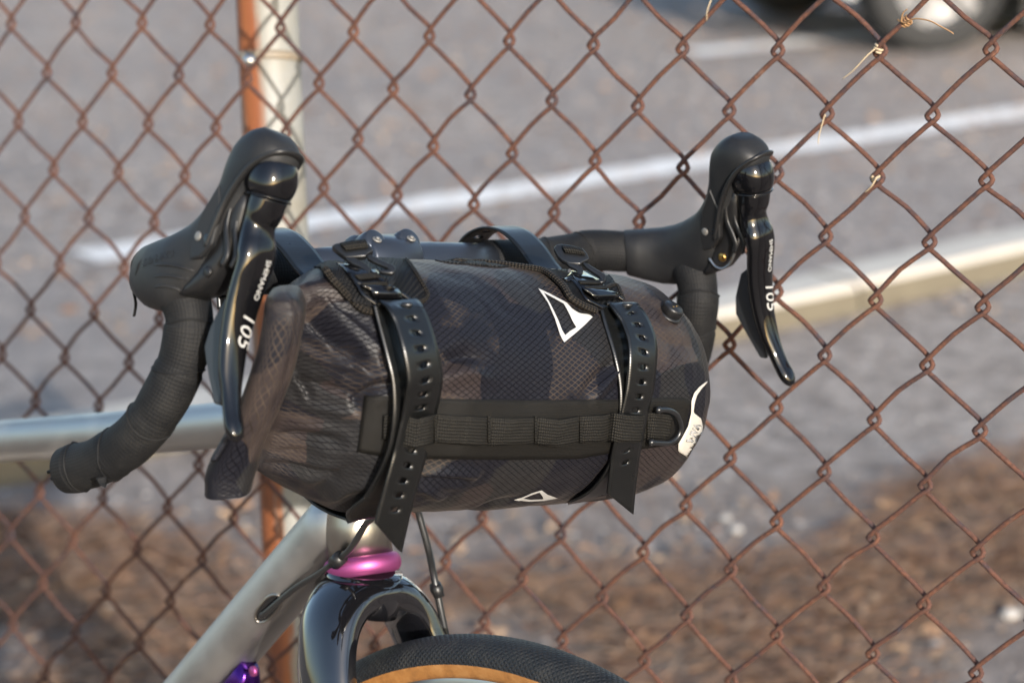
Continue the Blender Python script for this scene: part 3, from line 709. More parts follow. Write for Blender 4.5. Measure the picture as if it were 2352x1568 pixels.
v_, f_ = rings([sup(FK - AXIS * (d - .002), AX, FW, a, b, 40, 2.1) for d, a, b in cr]); m_.add(v_, f_); fork = m_.build('fork', MT['fork'], bike, uv=False)
m_ = MB(); disc(m_, FK - AXIS * .029 + FW * -.004, -AXIS + FW * .25, .0075, .0022, 24); m_.build('crown_recess', MT['matteblack'], fork, uv=False)
# --- front wheel
WC = B(0, .183, -.579); wheel = None
def wring(prof, n=180):
    rs = []; us = []; acc = [0.0]
    for i in range(1, len(prof)): acc.append(acc[-1] + hypot(prof[i][0] - prof[i - 1][0], prof[i][1] - prof[i - 1][1]))
    tot = acc[-1]
    for k in range(n + 1):
        t = 2 * pi * k / n; e = FW * sin(t) + UB * cos(t); rs.append([WC + e * r + AX * a for a, r in prof]); us += [(t * .345, x / tot) for x in acc]
    v_, f_ = rings(rs, cap=False, closed=False); return v_, f_, us
RT, TR = .345, .0168
cs = lambda a: (TR * sin(a), RT - TR + TR * cos(a))
v_, f_, us = wring([cs(radians(-96 + 192 * i / 24)) for i in range(25)]); m_ = MB(); m_.add(v_, f_, us); wheel = m_.build('front_tyre', MT['tread'], bike)
for s in (-1, 1):
    prof = [(s * x, r) for x, r in (cs(radians(95)), cs(radians(108)), cs(radians(122)), cs(radians(136)))] + [(s * .0112, RT - .0285)]
    v_, f_, us = wring(prof); m_ = MB(); m_.add(v_, f_, us); m_.build('sidewall', MT['tan'], wheel)
prof = [(-.0112, .3185), (-.0118, .3175), (-.0118, .3145), (-.0125, .309), (-.0125, .292), (-.008, .276), (0, .272), (.008, .276), (.0125, .292), (.0125, .309), (.0118, .3145), (.0118, .3175), (.0112, .3185)]
v_, f_, us = wring(prof[3:10]); m_ = MB(); m_.add(v_, f_, us); rim = m_.build('front_rim', MT['matteblack'], bike)
for s in (-1, 1):
    v_, f_, us = wring([(s * .0112, .3185), (s * .0122, .3172), (s * .0122, .3100), (s * .0118, .3085)]); m_ = MB(); m_.add(v_, f_, us); m_.build('rim_edge', MT['rimsilver'], rim)
for k in range(24):
    t = 2 * pi * k / 24; e = FW * sin(t) + UB * cos(t); e2 = FW * sin(t + .6 * (-1) ** k) + UB * cos(t + .6 * (-1) ** k); m_ = MB(); tube(m_, [WC + e * .274, WC + e2 * .022 + AX * (.03 * (-1) ** (k // 2))], .001, 5); m_.build('spoke', MT['steel'], rim, uv=False)
m_ = MB(); tube(m_, [WC + AX * a for a in (-.05, -.036, -.034, -.02, .02, .034, .036, .05)], [.009, .009, .024, .012, .012, .024, .009, .009], 24); m_.build('hub', MT['matteblack'], bike, uv=False)
# rear wheel, beyond the picture, so that the bicycle stands
RC = B(0, -.895, -.579); m_ = MB(); rs = []
m_ = MB(); tube(m_, [RC + (FW * sin(2 * pi * k / 72) + UB * cos(2 * pi * k / 72)) * .330 for k in range(73)], .0155, 14, up=AX); m_.build('rear_tyre', MT['tread'], bike)
for s in (-1, 1):
    m_ = MB(); tube(m_, [dt2 + AX * .02 * s, RC + AX * .06 * s], .009, 10); m_.build('chain_stay', MT['ti'], bike, uv=False)
    m_ = MB(); tube(m_, [sb + AX * .012 * s, RC + AX * .06 * s], .007, 10); m_.build('seat_stay', MT['ti'], bike, uv=False)
# --- cables
def cable(name, pts, r=.0023, mat='cable'):
    m_ = MB(); tube(m_, vs(spline([tuple(p) for p in pts], 8)), r, 12); return m_.build(name, MT[mat], bike, uv=False)
jn = pa(775, 1286, -.028)
c1 = cable('brake_cable', [B(-.02, .03, -.08), pa(868, 1150, -.034), pa(838, 1205, -.034), pa(806, 1258, -.031), jn])
cable('brake_cable', [jn, pa(730, 1318, -.024), pa(675, 1352, -.020), dtp(.004, 0, .0035), dtp(.012, 0, -.004)])
cable('brake_cable', [jn + FW * .002, pa(772, 1328, -.012), pa(735, 1352, .0), pa(690, 1378, .012), pa(655, 1392, .02)])
c4 = cable('brake_cable', [B(.045, .10, -.10), pa(952, 1130, .050), pa(962, 1180, .050), pa(985, 1265, .050), pa(1002, 1350, .045), B(.058, .035, -.31)], .0026)
m_ = MB(); tube(m_, [pa(998, 1338, .046), pa(1003, 1352, .046), pa(1010, 1372, .047)], [.004, .0048, .0036], 12); m_.build('cable_boot', MT['matteblack'], c4, uv=False)
m_ = MB(); tube(m_, [jn + (c_ - jn) * k for k, c_ in ((-.25, pa(806, 1258, -.031)), (.0, jn), (.32, pa(806, 1258, -.031)))] if False else [jn - (pa(806, 1258, -.031) - jn) * .2, jn + (pa(806, 1258, -.031) - jn) * .28], .0052, 12); m_.build('cable_joint', MT['matteblack'], c1, uv=False)

# --- brake levers and hoods
TXT_ITALIC = .28
def text_mesh(s_, size, shear=0.0, ext=.00012):
    cu = bpy.data.curves.new('t', 'FONT'); cu.body = s_; cu.size = size; cu.shear = shear; cu.extrude = ext; cu.align_x = 'LEFT'; cu.align_y = 'CENTER'; cu.resolution_u = 3; cu.offset = .0
    o = bpy.data.objects.new('t', cu); COL.objects.link(o); dg = bpy.context.evaluated_depsgraph_get(); dg.update(); me = bpy.data.meshes.new_from_object(o.evaluated_get(dg)); bpy.data.objects.remove(o); bpy.data.curves.remove(cu)
    bm = bmesh.new(); bm.from_mesh(me); bmesh.ops.triangulate(bm, faces=bm.faces)
    for _ in range(4):
        e_ = [e for e in bm.edges if e.calc_length() > size * .12]
        if e_: bmesh.ops.subdivide_edges(bm, edges=e_, cuts=1); bmesh.ops.triangulate(bm, faces=[q for q in bm.faces if len(q.verts) > 3])
    bm.to_mesh(me); bm.free(); return me
HOOD = [((60, 27), (72, -20), 17.5), ((76, 37), (90, -2), 16.0), ((87, 50), (105, 26), 15.0), ((92, 63), (115, 47), 15.0), ((93.5, 74), (122, 62), 16), ((95, 83), (136, 76), 16.6), ((101, 91), (138, 84.5), 15.8), ((108, 96), (134, 91), 13), ((114, 98.5), (128, 95.5), 8.5)]
BLADE = [(128, 58, 12, 10), (127, 50, 11.5, 9.5), (125.5, 42, 10.5, 8), (126.5, 34, 11.5, 8), (129.5, 26, 13, 8), (131, 18, 12.8, 6.5), (129.5, 5, 12.2, 6), (128.5, -10, 11.4, 5.8), (129.5, -28, 9.8, 5.4), (133.5, -46, 8.4, 5.0), (138.5, -58, 6.6, 4.4), (143.5, -68, 6.2, 4.2), (148.5, -76, 6.2, 4.4), (151.5, -80.5, 4.6, 3.4), (153.2, -82.8, 2.2, 1.8)]
for s in (-1, 1):
    o_, L_, F_, W_ = BARLV[s]
    hd = spline([(t[0], t[1], b[0], b[1], w__) for t, b, w__ in HOOD], 5); rs = []
    for tf, tw, bf, bw, hw in hd:
        c = LV(s, 0, (tf + bf) / 2, (tw + bw) / 2); e = LV(s, 0, tf, tw) - c; rs.append(sup(c, e.normalized(), L_, e.length, hw * .001, 36, 2.5))
    pre = []
    for l, f__, w__, yaw_, hv, hh in ((-21, 16, 1.5, 46, 15.0, 15.0), (-20, 17, 1.2, 45, 16.6, 16.4), (-12, 28, -.5, 28, 18.6, 17.0), (-5, 40, -1.5, 10, 20.6, 17.4), (-1, 51, 0, 6, 22, 17.5)):
        e2 = L_ * cos(radians(yaw_)) - FW * sin(radians(yaw_)); pre.append(sup(LV(s, l, f__, w__), (W_ - FW * .15 * (yaw_ < 20)).normalized(), e2, hv * .001, hh * .001, 36, 2.4))
    rs = pre + rs
    v_, f_ = rings(rs); m_ = MB(); m_.add(v_, f_); hv_, hf_ = v_, f_; hood = m_.build('brake_hood', MT['rubber'], bike, uv=False)
    HT_ = BVHTree.FromPolygons([tuple(p) for p in hv_], [tuple(q) for q in hf_])
    # grip ribs on the flank, raised outline
    if s < 0:
        for (p0, p1) in (((60, 4), (94, 4)), ((62, -3), (92, -2)), ((64, -9), (84, -9))):
            rb = MB(); q = []
            for i in range(9):
                t = i / 8; f__ = p0[0] + (p1[0] - p0[0]) * t; w__ = p0[1] + (p1[1] - p0[1]) * t; p_ = LV(s, 40, f__, w__ + 3 * sin(t * 2.4)); h_ = HT_.ray_cast(p_, -L_)[0] or HT_.find_nearest(p_)[0]; q.append(h_)
            tube(rb, q, [.0002, .0008, .0011, .0012, .0012, .0012, .0011, .0008, .0002], 8); rb.build('grip_rib', MT['rubber'], hood, uv=False)
    # front bezel under the brim
    hb = [(0, 139, 86.5), (8, 137.5, 85), (12.4, 131.5, 81), (15, 123, 73), (15.6, 115.5, 62), (15.2, 109, 49), (14.8, 105, 36), (14, 101, 22)]
    m_ = MB(); q = [LV(s, -l, a_, b_) for l, a_, b_ in hb[:0:-1]] + [LV(s, l, a_, b_) for l, a_, b_ in hb]
    tube(m_, vs(spline([tuple(p) for p in q], 5)), .0016, 10, ry=.0026, up=L_); m_.build('hood_bezel', MT['matteblack'], hood, uv=False)
    # side plate, rivet and hole
    for sd_ in (-1, 1):
        pl = [(99, 60), (107, 44), (106, 24), (98, 15), (90, 12), (86, 22), (90, 42)]; hgt = 15.6
        bm = bmesh.new(); up_ = [bm.verts.new(LV(s, sd_ * hgt, f__, w__)) for f__, w__ in pl]; lo_ = [bm.verts.new(LV(s, sd_ * (hgt - 5), f__, w__)) for f__, w__ in pl]
        bm.faces.new(up_); bm.faces.new(lo_[::-1])
        for i in range(7): j = (i + 1) % 7; bm.faces.new((up_[j], up_[i], lo_[i], lo_[j]))
        bmesh.ops.recalc_face_normals(bm, faces=bm.faces); me = bpy.data.meshes.new('plate'); bm.to_mesh(me); bm.free(); bevel(obj('side_plate', me, MT['rubber' if sd_ == 1 else 'matteblack'], hood, smooth=False), .0015, 3)
        m_ = MB(); disc(m_, LV(s, sd_ * 15.5, 92.5, 27), L_ * sd_, .0028, .0007, 20); m_.build('rivet', MT['rivet'], hood, uv=False)
        m_ = MB(); disc(m_, LV(s, sd_ * 15.5, 100.5, 27), L_ * sd_, .0027, .0002, 20); m_.build('screw_hole', MT['gloss'], hood, uv=False)
    # mechanism between hood and blade
    m_ = MB(); rs = [sup(LV(s, 0, f__, w__), FW, L_, a_ * .001, b_ * .001, 20, 3) for f__, w__, a_, b_ in ((112, 62, 9, 11), (110, 48, 10, 11), (108, 34, 10, 10), (104, 20, 10, 10), (98, 6, 9, 11), (90, -4, 7, 12), (82, -9, 4, 10))]
    v_, f_ = rings(rs); m_.add(v_, f_); me_ = m_.build('lever_mechanism', MT['matteblack'], bike, uv=False)
    for off, fo in ((-11.2, 0), (-8.5, 5), (11.2, 0), (8.5, 5)):
        q = [LV(s, off, f__ + fo, w__) for f__, w__ in ((110, 60), (109, 46), (110, 36), (114, 28), (117, 20), (115, 14))]; p_ = MB(); tube(p_, vs(spline([tuple(x) for x in q], 4)), .0022, 8, ry=.0012, up=L_); p_.build('link_plate', MT['matteblack'], me_, uv=False)
    for sd_ in (-1, 1):
        p_ = MB(); disc(p_, LV(s, sd_ * 9.5, 103, 8), L_ * sd_, .0034, .002, 12); p_.build('pivot_bolt', MT['brass' if sd_ < 0 else 'matteblack'], me_, uv=False)
    q = [LV(s, -12, 92, 6), LV(s, -12.5, 98, 1), LV(s, -12.5, 106, 1), LV(s, -11, 113, 8), LV(s, -8, 119, 26)]; p_ = MB(); tube(p_, vs(spline([tuple(x) for x in q], 6)), .0009, 8); p_.build('return_spring', MT['steel'], me_, uv=False)
    q = [LV(s, 0, 100, -2), LV(s, 0, 96, -8), LV(s, 0, 84, -14)]
    # lever blade
    bl = spline(BLADE, 6); rs = []; pts = [LV(s, 0, b[0], b[1]) for b in bl]
    for i, b in enumerate(bl):
        t = (pts[min(i + 1, len(pts) - 1)] - pts[max(i - 1, 0)]).normalized(); y = L_.cross(t).normalized(); rs.append(sup(pts[i], L_, y, b[2] * .001, b[3] * .001, 36, 2.35))
    v_, f_ = rings(rs); m_ = MB(); m_.add(v_, f_); blade = m_.build('brake_lever', MT['gloss'], bike, uv=False)
    # rounded cap over the lever pivot
    rs = []
    for i in range(15):
        a = -pi / 2 + pi * i / 14 * .97; k = cos(a); 
        rs.append(sup(LV(s, 0, 125.5 - 1.5 * sin(a), 70 + 15.5 * sin(a)), FW, L_, .0158 * max(k, .03) ** .62, .0148 * max(k, .03) ** .62, 36, 2.5))
    v_, f_ = rings(rs[3:]); m_ = MB(); m_.add(v_, f_); m_.build('lever_cap', MT['gloss'], blade, uv=False)
    m_ = MB(); q = [LV(s, 14.0 * cos(2 * pi * k / 32), 127.2 + 13.0 * sin(2 * pi * k / 32), 58.2) for k in range(33)]; tube(m_, q, .0007, 6, up=W_); m_.build('cap_seam', MT['gloss'], blade, uv=False)
    # shift paddle behind the blade
    pd = [(121, 2), (112, -5), (106, -22), (105, -36), (110, -44), (118, -55), (126, -66), (132, -66), (128, -40), (125, -10)]
    bm = bmesh.new(); a_ = [bm.verts.new(LV(s, -1.0 + s * 0 + 2.2, f__, w__)) for f__, w__ in pd]; b_ = [bm.verts.new(LV(s, -3.4, f__ + 1, w__)) for f__, w__ in pd]
    bm.faces.new(a_); bm.faces.new(b_[::-1]); k = len(pd)
    for i in range(k): j = (i + 1) % k; bm.faces.new((a_[j], a_[i], b_[i], b_[j]))
    bmesh.ops.triangulate(bm, faces=[q for q in bm.faces if len(q.verts) > 4]); bmesh.ops.recalc_face_normals(bm, faces=bm.faces); me = bpy.data.meshes.new('p'); bm.to_mesh(me); bm.free(); bevel(obj('shift_paddle', me, MT['paddle'], blade, smooth=False), .0012, 2)
    # lettering, reading down the blade, set on its front face
    bv = BVHTree.FromPolygons([tuple(p) for p in v_], [tuple(q) for q in f_]) if False else None
    bmv, bmf = rings([sup(pts[i], L_, L_.cross((pts[min(i + 1, len(pts) - 1)] - pts[max(i - 1, 0)]).normalized()).normalized(), b[2] * .001, b[3] * .001, 36, 2.35) for i, b in enumerate(bl)])
    tree = BVHTree.FromPolygons([tuple(p) for p in bmv], [tuple(q) for q in bmf])
    dn = (LV(s, 0, 128.5, -10) - LV(s, 0, 130, 18)).normalized(); rt = UB.cross(FW); lat = L_ * s     # lat: towards the rider's left (image right)
    for txt, size, wtop, lc, shear, nm in (('SHIMANO', .0055, 23, 3.4 * s if s > 0 else 3.6, 0.0, 'maker_name'), ('105', .0145, -8.5, 3.0 * s if s > 0 else 2.6, .25, 'model_number')):
        me = text_mesh(txt, size, shear); start = LV(s, 0, 150, wtop) + lat * (lc * .001 * (1 if s > 0 else 1) + (0 if s > 0 else 0))
        for vx in me.vertices:
            p = start + dn * vx.co.x + lat * vx.co.y
            h_, n_, _, _ = tree.ray_cast(p, -FW)
            if h_ is None: h_ = tree.find_nearest(p)[0]
            vx.co = h_ + FW * (.0004 + vx.co.z)
        if len(me.materials): me.materials.clear()
        obj(nm, me, MT['letter'], blade, smooth=False)
    # maker's name pressed into the hood rubber
    me = text_mesh('SHIMANO', .0068, 0.0, .0002); tree2 = BVHTree.FromPolygons([tuple(p) for p in hv_], [tuple(q) for q in hf_])
    xd = (FW * .93 + W_ * .36).normalized(); yd = (W_ * .93 - FW * .36).normalized()
    if s < 0:
        for vx in me.vertices:
            p = LV(s, 60, 47, 3) + xd * vx.co.x + yd * vx.co.y; h_, n_, _, _ = tree2.ray_cast(p, -L_)
            if h_ is None: h_ = tree2.find_nearest(p)[0]
            vx.co = h_ + L_ * (.00018 + vx.co.z)
        me.materials.clear(); obj('pressed_name', me, MT['matteblack'], hood, smooth=False)

# ================================================================== HANDLEBAR BAG
bag = empty('handlebar_bag', B(.0, .105, -.157), 'dark camouflage roll top bag strapped across the handlebar', 'bag')
PROF = [(-.192, .004, .055, .004), (-.189, .012, .059, .004), (-.182, .022, .062, .004), (-.172, .037, .066, .004), (-.158, .056, .072, .003), (-.135, .074, .0785, .001), (-.10, .0805, .081, 0), (0, .0805, .0805, 0), (.09, .078, .0785, 0), (.115, .0755, .077, 0), (.133, .071, .0735, 0), (.147, .064, .066, -.001), (.160, .054, .058, -.002), (.1685, .041, .045, -.003), (.1735, .027, .030, -.003), (.1757, .012, .014, -.003), (.1760, .001, .001, -.003)]
def prof(s):
    for a, b in zip(PROF, PROF[1:]):
        if s <= b[0]:
            t = (s - a[0]) / (b[0] - a[0]); return [x + (y - x) * t for x, y in zip(a[1:], b[1:])]
    return PROF[-1][1:]
def bagc(s): return .105, -.0735 - .062 * s
def bagpt(s, th):
    rf, ru, df = prof(s); fc, uc = bagc(s); k = min(1, max(0, (-.13 - s) / .065)); du = ru * sin(th); return B(s, fc + df + rf * cos(th) + .26 * k * du, uc + .006 * k + du)
NS, NT = 380, 340
SS = []
for i in range(NS + 1):
    t = i / NS; SS.append(-.192 + .368 * t)
SS = sorted(set(SS + [.1742, .1750, .1756]))
NS = len(SS) - 1
base = [[bagpt(s, 2 * pi * k / NT) for k in range(NT)] for s in SS]
bv_, bf_ = rings(base)
T0 = BVHTree.FromPolygons([tuple(p) for p in bv_], [tuple(q) for q in bf_])
def cast(tree, x, y):
    d = ray(x, y).normalized(); h, n_, _, _ = tree.ray_cast(CAM, d)
    if h is None:
        h, n_, _, _ = tree.find_nearest(CAM + d * 1.66)
    if n_.dot(d) > 0: n_ = -n_
    return h, n_, d
C8 = lambda x, y: ((700 + x / 1.742) * .6447, (1000 + y / 1.742) * .6447)
C6 = lambda x, y: ((1200 + x / 1.68) * .6447, (1300 + y / 1.68) * .6447)
C4 = lambda x, y: ((1600 + x / 2.24) * .6447, (750 + y / 2.24) * .6447)
C3 = lambda x, y: ((950 + x / 3.136) * .6447, (750 + y / 3.136) * .6447)
CR = lambda x, y: ((2050 + x / 2.091) * .6447, (950 + y / 2.091) * .6447)
# folds: polyline on the picture carried to the surface, depth (mm, negative = valley), width (mm)
FOLDS = [([C8(640, 150), C8(760, 250), C8(900, 380), C8(1035, 515)], -7.0, 6.5), ([C8(720, 160), C8(860, 270), C8(1000, 400), C8(1070, 500)], 3.5, 6), ([C8(700, 300), C8(820, 400), C8(1000, 545)], 4.5, 7),
         ([C8(690, 200), C8(720, 300), C8(840, 430)], -3.0, 4), ([C8(1240, 630), C8(1120, 650), C8(1030, 720), C8(1000, 760)], -4.5, 6), ([C8(1230, 590), C8(1100, 600), C8(1000, 640)], 2.5, 6),
         ([C8(600, 530), C8(660, 600), C8(700, 700)], -4.0, 4.5), ([C8(590, 590), C8(640, 660), C8(670, 730)], 2.5, 4), ([C8(1490, 560), C8(1590, 510), C8(1680, 480)], -2.6, 8),
         ([C6(500, 640), C6(660, 628), C6(830, 655)], 3.2, 6), ([C6(490, 690), C6(600, 690), C6(760, 700)], -2.5, 6), ([C6(500, 740), C6(560, 760), C6(620, 800)], 2.6, 6),
         ([C8(720, 1370), C8(850, 1330), C8(1090, 1240)], 3.0, 7), ([C8(740, 1320), C8(820, 1240), C8(950, 1150)], -2.6, 9), ([C8(430, 1060), C8(560, 1060), C8(700, 1040)], -2.4, 8),
         ([C4(1160, 1480), C4(1240, 1380), C4(1340, 1280)], 2.6, 6), ([C4(1080, 1450), C4(1180, 1340), C4(1290, 1240)], -2.2, 7),
         ([C8(660, 190), C8(740, 150), C8(900, 140), C8(1100, 150)], 2.6, 4), ([C8(640, 130), C8(760, 100), C8(950, 90)], -3.0, 7), ([C6(1450, 780), C6(1560, 700), C6(1650, 590)], -3.2, 7),
         ([C8(500, 900), C8(620, 880), C8(760, 900)], 1.8, 8), ([C4(0, 1190), C4(120, 1150), C4(250, 1180)], -2.4, 9), ([C4(-60, 1330), C4(100, 1290), C4(330, 1350)], 2.2, 9),
         ([C8(380, 1190), C8(440, 1230), C8(520, 1340)], -2.5, 7), ([C6(700, 870), C6(900, 830), C6(1060, 800)], -1.6, 8), ([CR(600, 500), CR(700, 560), CR(880, 590)], -1.4, 9), ([CR(580, 830), CR(720, 760), CR(900, 700)], 1.2, 10)]
FOLDS += [([(690, 735), (760, 790), (805, 850)], -4.5, 5.5), ([(675, 800), (740, 832), (835, 852)], 3.2, 6), ([(655, 868), (730, 880), (815, 902)], -4.5, 5.5), ([(640, 930), (720, 935), (805, 952)], 3.0, 6.5),
          ([(615, 1000), (690, 1000), (775, 1012)], -4.0, 6), ([(600, 1062), (680, 1072), (765, 1092)], -3.2, 6), ([(720, 690), (790, 730), (868, 800)], 3.0, 5)]
FS = []
for poly, dp, wd in FOLDS:
    pts = [cast(T0, *q)[0] for q in poly]; pts = vs(spline([tuple(p) for p in pts], 4)); cc = sum(pts, V()) / len(pts); rr_ = max((p - cc).length for p in pts)
    FS.append((pts, dp * .00145, wd * .001, cc, rr_))
def seg(p, a, b):
    d = b - a; t = max(0, min(1, (p - a).dot(d) / max(d.length_squared, 1e-12))); return (p - (a + d * t)).length, t
def folded(p):
    h = 0.0
    for pts, dp, wd, cc, rr_ in FS:
        if (p - cc).length > rr_ + wd * 2.6: continue
        best = 9; bi = 0
        for i in range(len(pts) - 1):
            d, t = seg(p, pts[i], pts[i + 1])
            if d < best: best = d; bi = (i + t) / (len(pts) - 1)
        if best < wd * 2.6:
            k = best / wd; env = sin(pi * min(1, max(0, .12 + .76 * bi))) ** .6; k /= .8; sh = math.exp(-k ** 1.35 * 1.7); h += dp * env * (sh - .18 * math.exp(-((k - 1.5) ** 2) * 3))
    return h
bverts = []; buv = []
for i, s in enumerate(SS):
    rf, ru, _ = prof(s)
    for k in range(NT):
        th = 2 * pi * k / NT; p = base[i][k]; fc, uc = bagc(s)
        nrm_ = (FW * cos(th) + UB * sin(th)).normalized()
        q = p * 1.0
        edge = min(1, max(0, (s + .192) / .012)) * min(1, max(0, (.175 - s) / .012))
        vis = (-1.9 < ((th + pi) % (2 * pi) - pi) < 2.2)
        h = .0016 * MN.noise(V((s * 9, th * 1.1, 0))) + .0011 * MN.noise(V((s * 28, th * 3.0, 5))) + .0004 * MN.noise(V((s * 80, th * 8.0, 9)))
        # gathered pleats towards the rolled mouth
        g_ = max(0, min(1, (-.10 - s) / .07)); h += g_ * .0022 * sin(th * 6 + 2.2 * MN.noise(V((s * 14, th, 2)))) * (.5 + .5 * MN.noise(V((th * 2, 1, 4))))
        if vis: h += folded(p)
        bverts.append(q + nrm_ * h * edge); buv.append((s, .078 * ((th + pi * .5) % (2 * pi))))
_, bfaces = rings(base)
# seam of the uv at the back
me = mesh(bverts, bfaces); ul = me.uv_layers.new(name='UVMap')
for poly in me.polygons:
    vsn = [me.loops[l].vertex_index for l in poly.loop_indices]; us_ = [buv[i] for i in vsn]; mx = max(u[1] for u in us_)
    for l, u in zip(poly.loop_indices, us_): ul.data[l].uv = (u[0], u[1] + (.078 * 2 * pi if mx - u[1] > .2 else 0))
body = obj('bag_body', me, MT['fabric'], bag)
T1 = BVHTree.FromPolygons([tuple(p) for p in bverts], [tuple(q) for q in bfaces])
def S0(x, y, off=.001):
    h, n_, d = cast(T0, x, y); c = max(.35, -n_.dot(d)); return h - d * (off / c)
def SN0(x, y): return cast(T0, x, y)[1]
def S(x, y, off=.001):
    h, n_, d = cast(T1, x, y); c = max(.35, -n_.dot(d)); return h - d * (off / c)
def SN(x, y): return cast(T1, x, y)[1]
def resamp(pl, n):
    L = [0.0]
    for a, b in zip(pl, pl[1:]): L.append(L[-1] + hypot(b[0] - a[0], b[1] - a[1]))
    out = []
    for i in range(n + 1):
        t = L[-1] * i / n; k = 0
        while k < len(pl) - 2 and L[k + 1] < t: k += 1
        u = (t - L[k]) / max(L[k + 1] - L[k], 1e-9); out.append(tuple(a + (b - a) * u for a, b in zip(pl[k], pl[k + 1])))
    return out
def strip(name, A_, B_, off, mat, parent, n=24, m=4, thick=.0, offs=None, uvs_=(1, 1), smooth=True, fn=None):
    """a sheet lying on the bag between two edges"""
    a = resamp(A_, n); b = resamp(B_, n); v = []; uv = []; L = 0; prev = None; f = []
    for i in range(n + 1):
        row = []
        for j in range(m + 1):
            t = j / m; x, y = a[i][0] + (b[i][0] - a[i][0]) * t, a[i][1] + (b[i][1] - a[i][1]) * t
            o_ = off if offs is None else offs(i / n, t); row.append((fn or S)(x, y, o_))
        if prev: L += (row[m // 2] - prev[m // 2]).length
        acc = 0
        for j in range(m + 1):
            if j: acc += (row[j] - row[j - 1]).length
            uv.append((L, acc))
        v += row; prev = row
    for i in range(n):
        for j in range(m): k = i * (m + 1) + j; f.append((k, k + 1, k + m + 2, k + m + 1))
    o = obj(name, mesh(v, f, uv), mat, parent, smooth)
    if thick: solid(o, thick, 0)
    return o
def cord(name, pix, off, r, mat, parent, ry=None, n=6, fn=None, taper=False):
    pts = [(fn or S)(x, y, off if len(q) == 0 else q[0]) for x, y, *q in pix]; sp = vs(spline([tuple(p) for p in pts], n)); m_ = MB(); k = len(sp)
    tube(m_, sp, r if not taper else [r * (1 - .45 * i / k) for i in range(k)], 10, ry=ry, up=f0); return m_.build(name, MT[mat], parent)

# rolled mouth at the left end
RC_ = [((651, 664), 14), ((652, 674), 30), ((653, 690), 38), ((654, 719), 42), ((641, 793), 42), ((620, 867), 45), ((592, 941), 44), ((556, 1015), 46), ((535, 1070), 52), ((528, 1105), 49), ((526, 1122), 47)]
rp = spline([(x, y, h) for (x, y), h in RC_], 8); rs = []; us = []; acc = 0
hz_ = V((f0.x, f0.y, 0)).normalized()
for i, (x, y, h) in enumerate(rp):
    c = pa(x, y, -.213); sc = 1.14 * h / F0 * ((c - CAM).dot(f0)); t = i / len(rp)
    tl = (rp[min(i + 1, len(rp) - 1)][0] - rp[max(i - 1, 0)][0], rp[min(i + 1, len(rp) - 1)][1] - rp[max(i - 1, 0)][1]); tn = hypot(*tl); e1 = (RI * (-tl[1] / tn) * -1 + UP * (-tl[0] / tn) * -1 * -1).normalized()
    e1 = (RI * 1.0 + UP * .07).normalized(); 
    ring_ = []
    for k in range(64):
        a = 2 * pi * k / 64; ca, sa = cos(a), sin(a); w_ = 1 + .02 * MN.noise(V((t * 5, a * 1.2, 3))) + .010 * MN.noise(V((t * 22, a * 3, 8)))
        # a shallow groove where the outer turn ends
        w_ -= .07 * math.exp(-((a - 5.15 - .25 * sin(t * 5)) ** 2) / .02)
        ring_.append(c + e1 * (sc * 1.0 * math.copysign(abs(ca) ** .62, ca) * w_) - hz_ * (-.021 * min(1, sc / .009) * math.copysign(abs(sa) ** .62, sa) * w_)); us.append((i * .0021, -.13 * k / 64 + .3))
    rs.append(ring_)
v_, f_ = rings(rs); m_ = MB(); m_.add(v_, f_, us); roll = m_.build('rolled_mouth', MT['fabric'], bag)
TR_ = BVHTree.FromPolygons([tuple(p) for p in v_], [tuple(q) for q in f_])
def SR(x, y, off=.001):
    h, n_, d = cast(TR_, x, y); return h - d * off
CE = lambda x, y: ((700 + x / 2.958) * .6447, (1350 + y / 2.958) * .6447)
strip('folded_edge', [CE(118, 860), CE(135, 790), CE(190, 700), CE(250, 650)], [CE(205, 850), CE(240, 800), CE(300, 700), CE(370, 560)], .003, MT['lining'], roll, n=14, m=5, thick=.0012, fn=SR, offs=lambda i, t: .002 + .007 * sin(pi * t))
strip('closure_webbing', [CE(140, 490), CE(170, 600), CE(200, 700)], [CE(250, 440), CE(300, 560), CE(330, 640)], .002, MT['webbing'], roll, n=8, m=4, thick=.002, fn=lambda x, y, o: pa(x, y, -.205) + AX * .012)
strip('closure_webbing', [CE(140, 490), CE(185, 470), CE(250, 440)], [CE(190, 380), CE(230, 330), CE(300, 300)], .002, MT['webbing'], roll, n=8, m=4, thick=.002, fn=lambda x, y, o: pa(x, y, -.205) + AX * .014)

# reinforcement patch with daisy-chain webbing
strip('reinforcement_patch', [C6(165, 182), C6(345, 186), C6(610, 200), C6(1100, 210), C6(1690, 206), C6(1890, 196), C6(2085, 195), C6(2120, 220)], [C6(122, 520), C6(290, 548), C6(540, 560), C6(1000, 566), C6(1450, 560), C6(1650, 525), C6(1880, 495), C6(2060, 470)], .0007, MT['patch'], bag, n=70, m=12, thick=.0006)
WT = [(275, 300), (345, 290), (400, 300), (480, 322), (560, 302), (600, 292), (700, 303), (870, 310), (935, 315), (1050, 320), (1200, 312), (1330, 328), (1450, 306), (1600, 300), (1650, 285), (1740, 300), (1830, 303), (1870, 285), (1940, 290), (2010, 300)]
WB = [(270, 442), (320, 458), (400, 488), (480, 496), (540, 485), (590, 460), (700, 470), (880, 485), (940, 485), (1090, 470), (1180, 472), (1330, 490), (1430, 466), (1560, 460), (1640, 456), (1720, 460), (1800, 464), (1840, 445), (1940, 440), (1990, 430)]
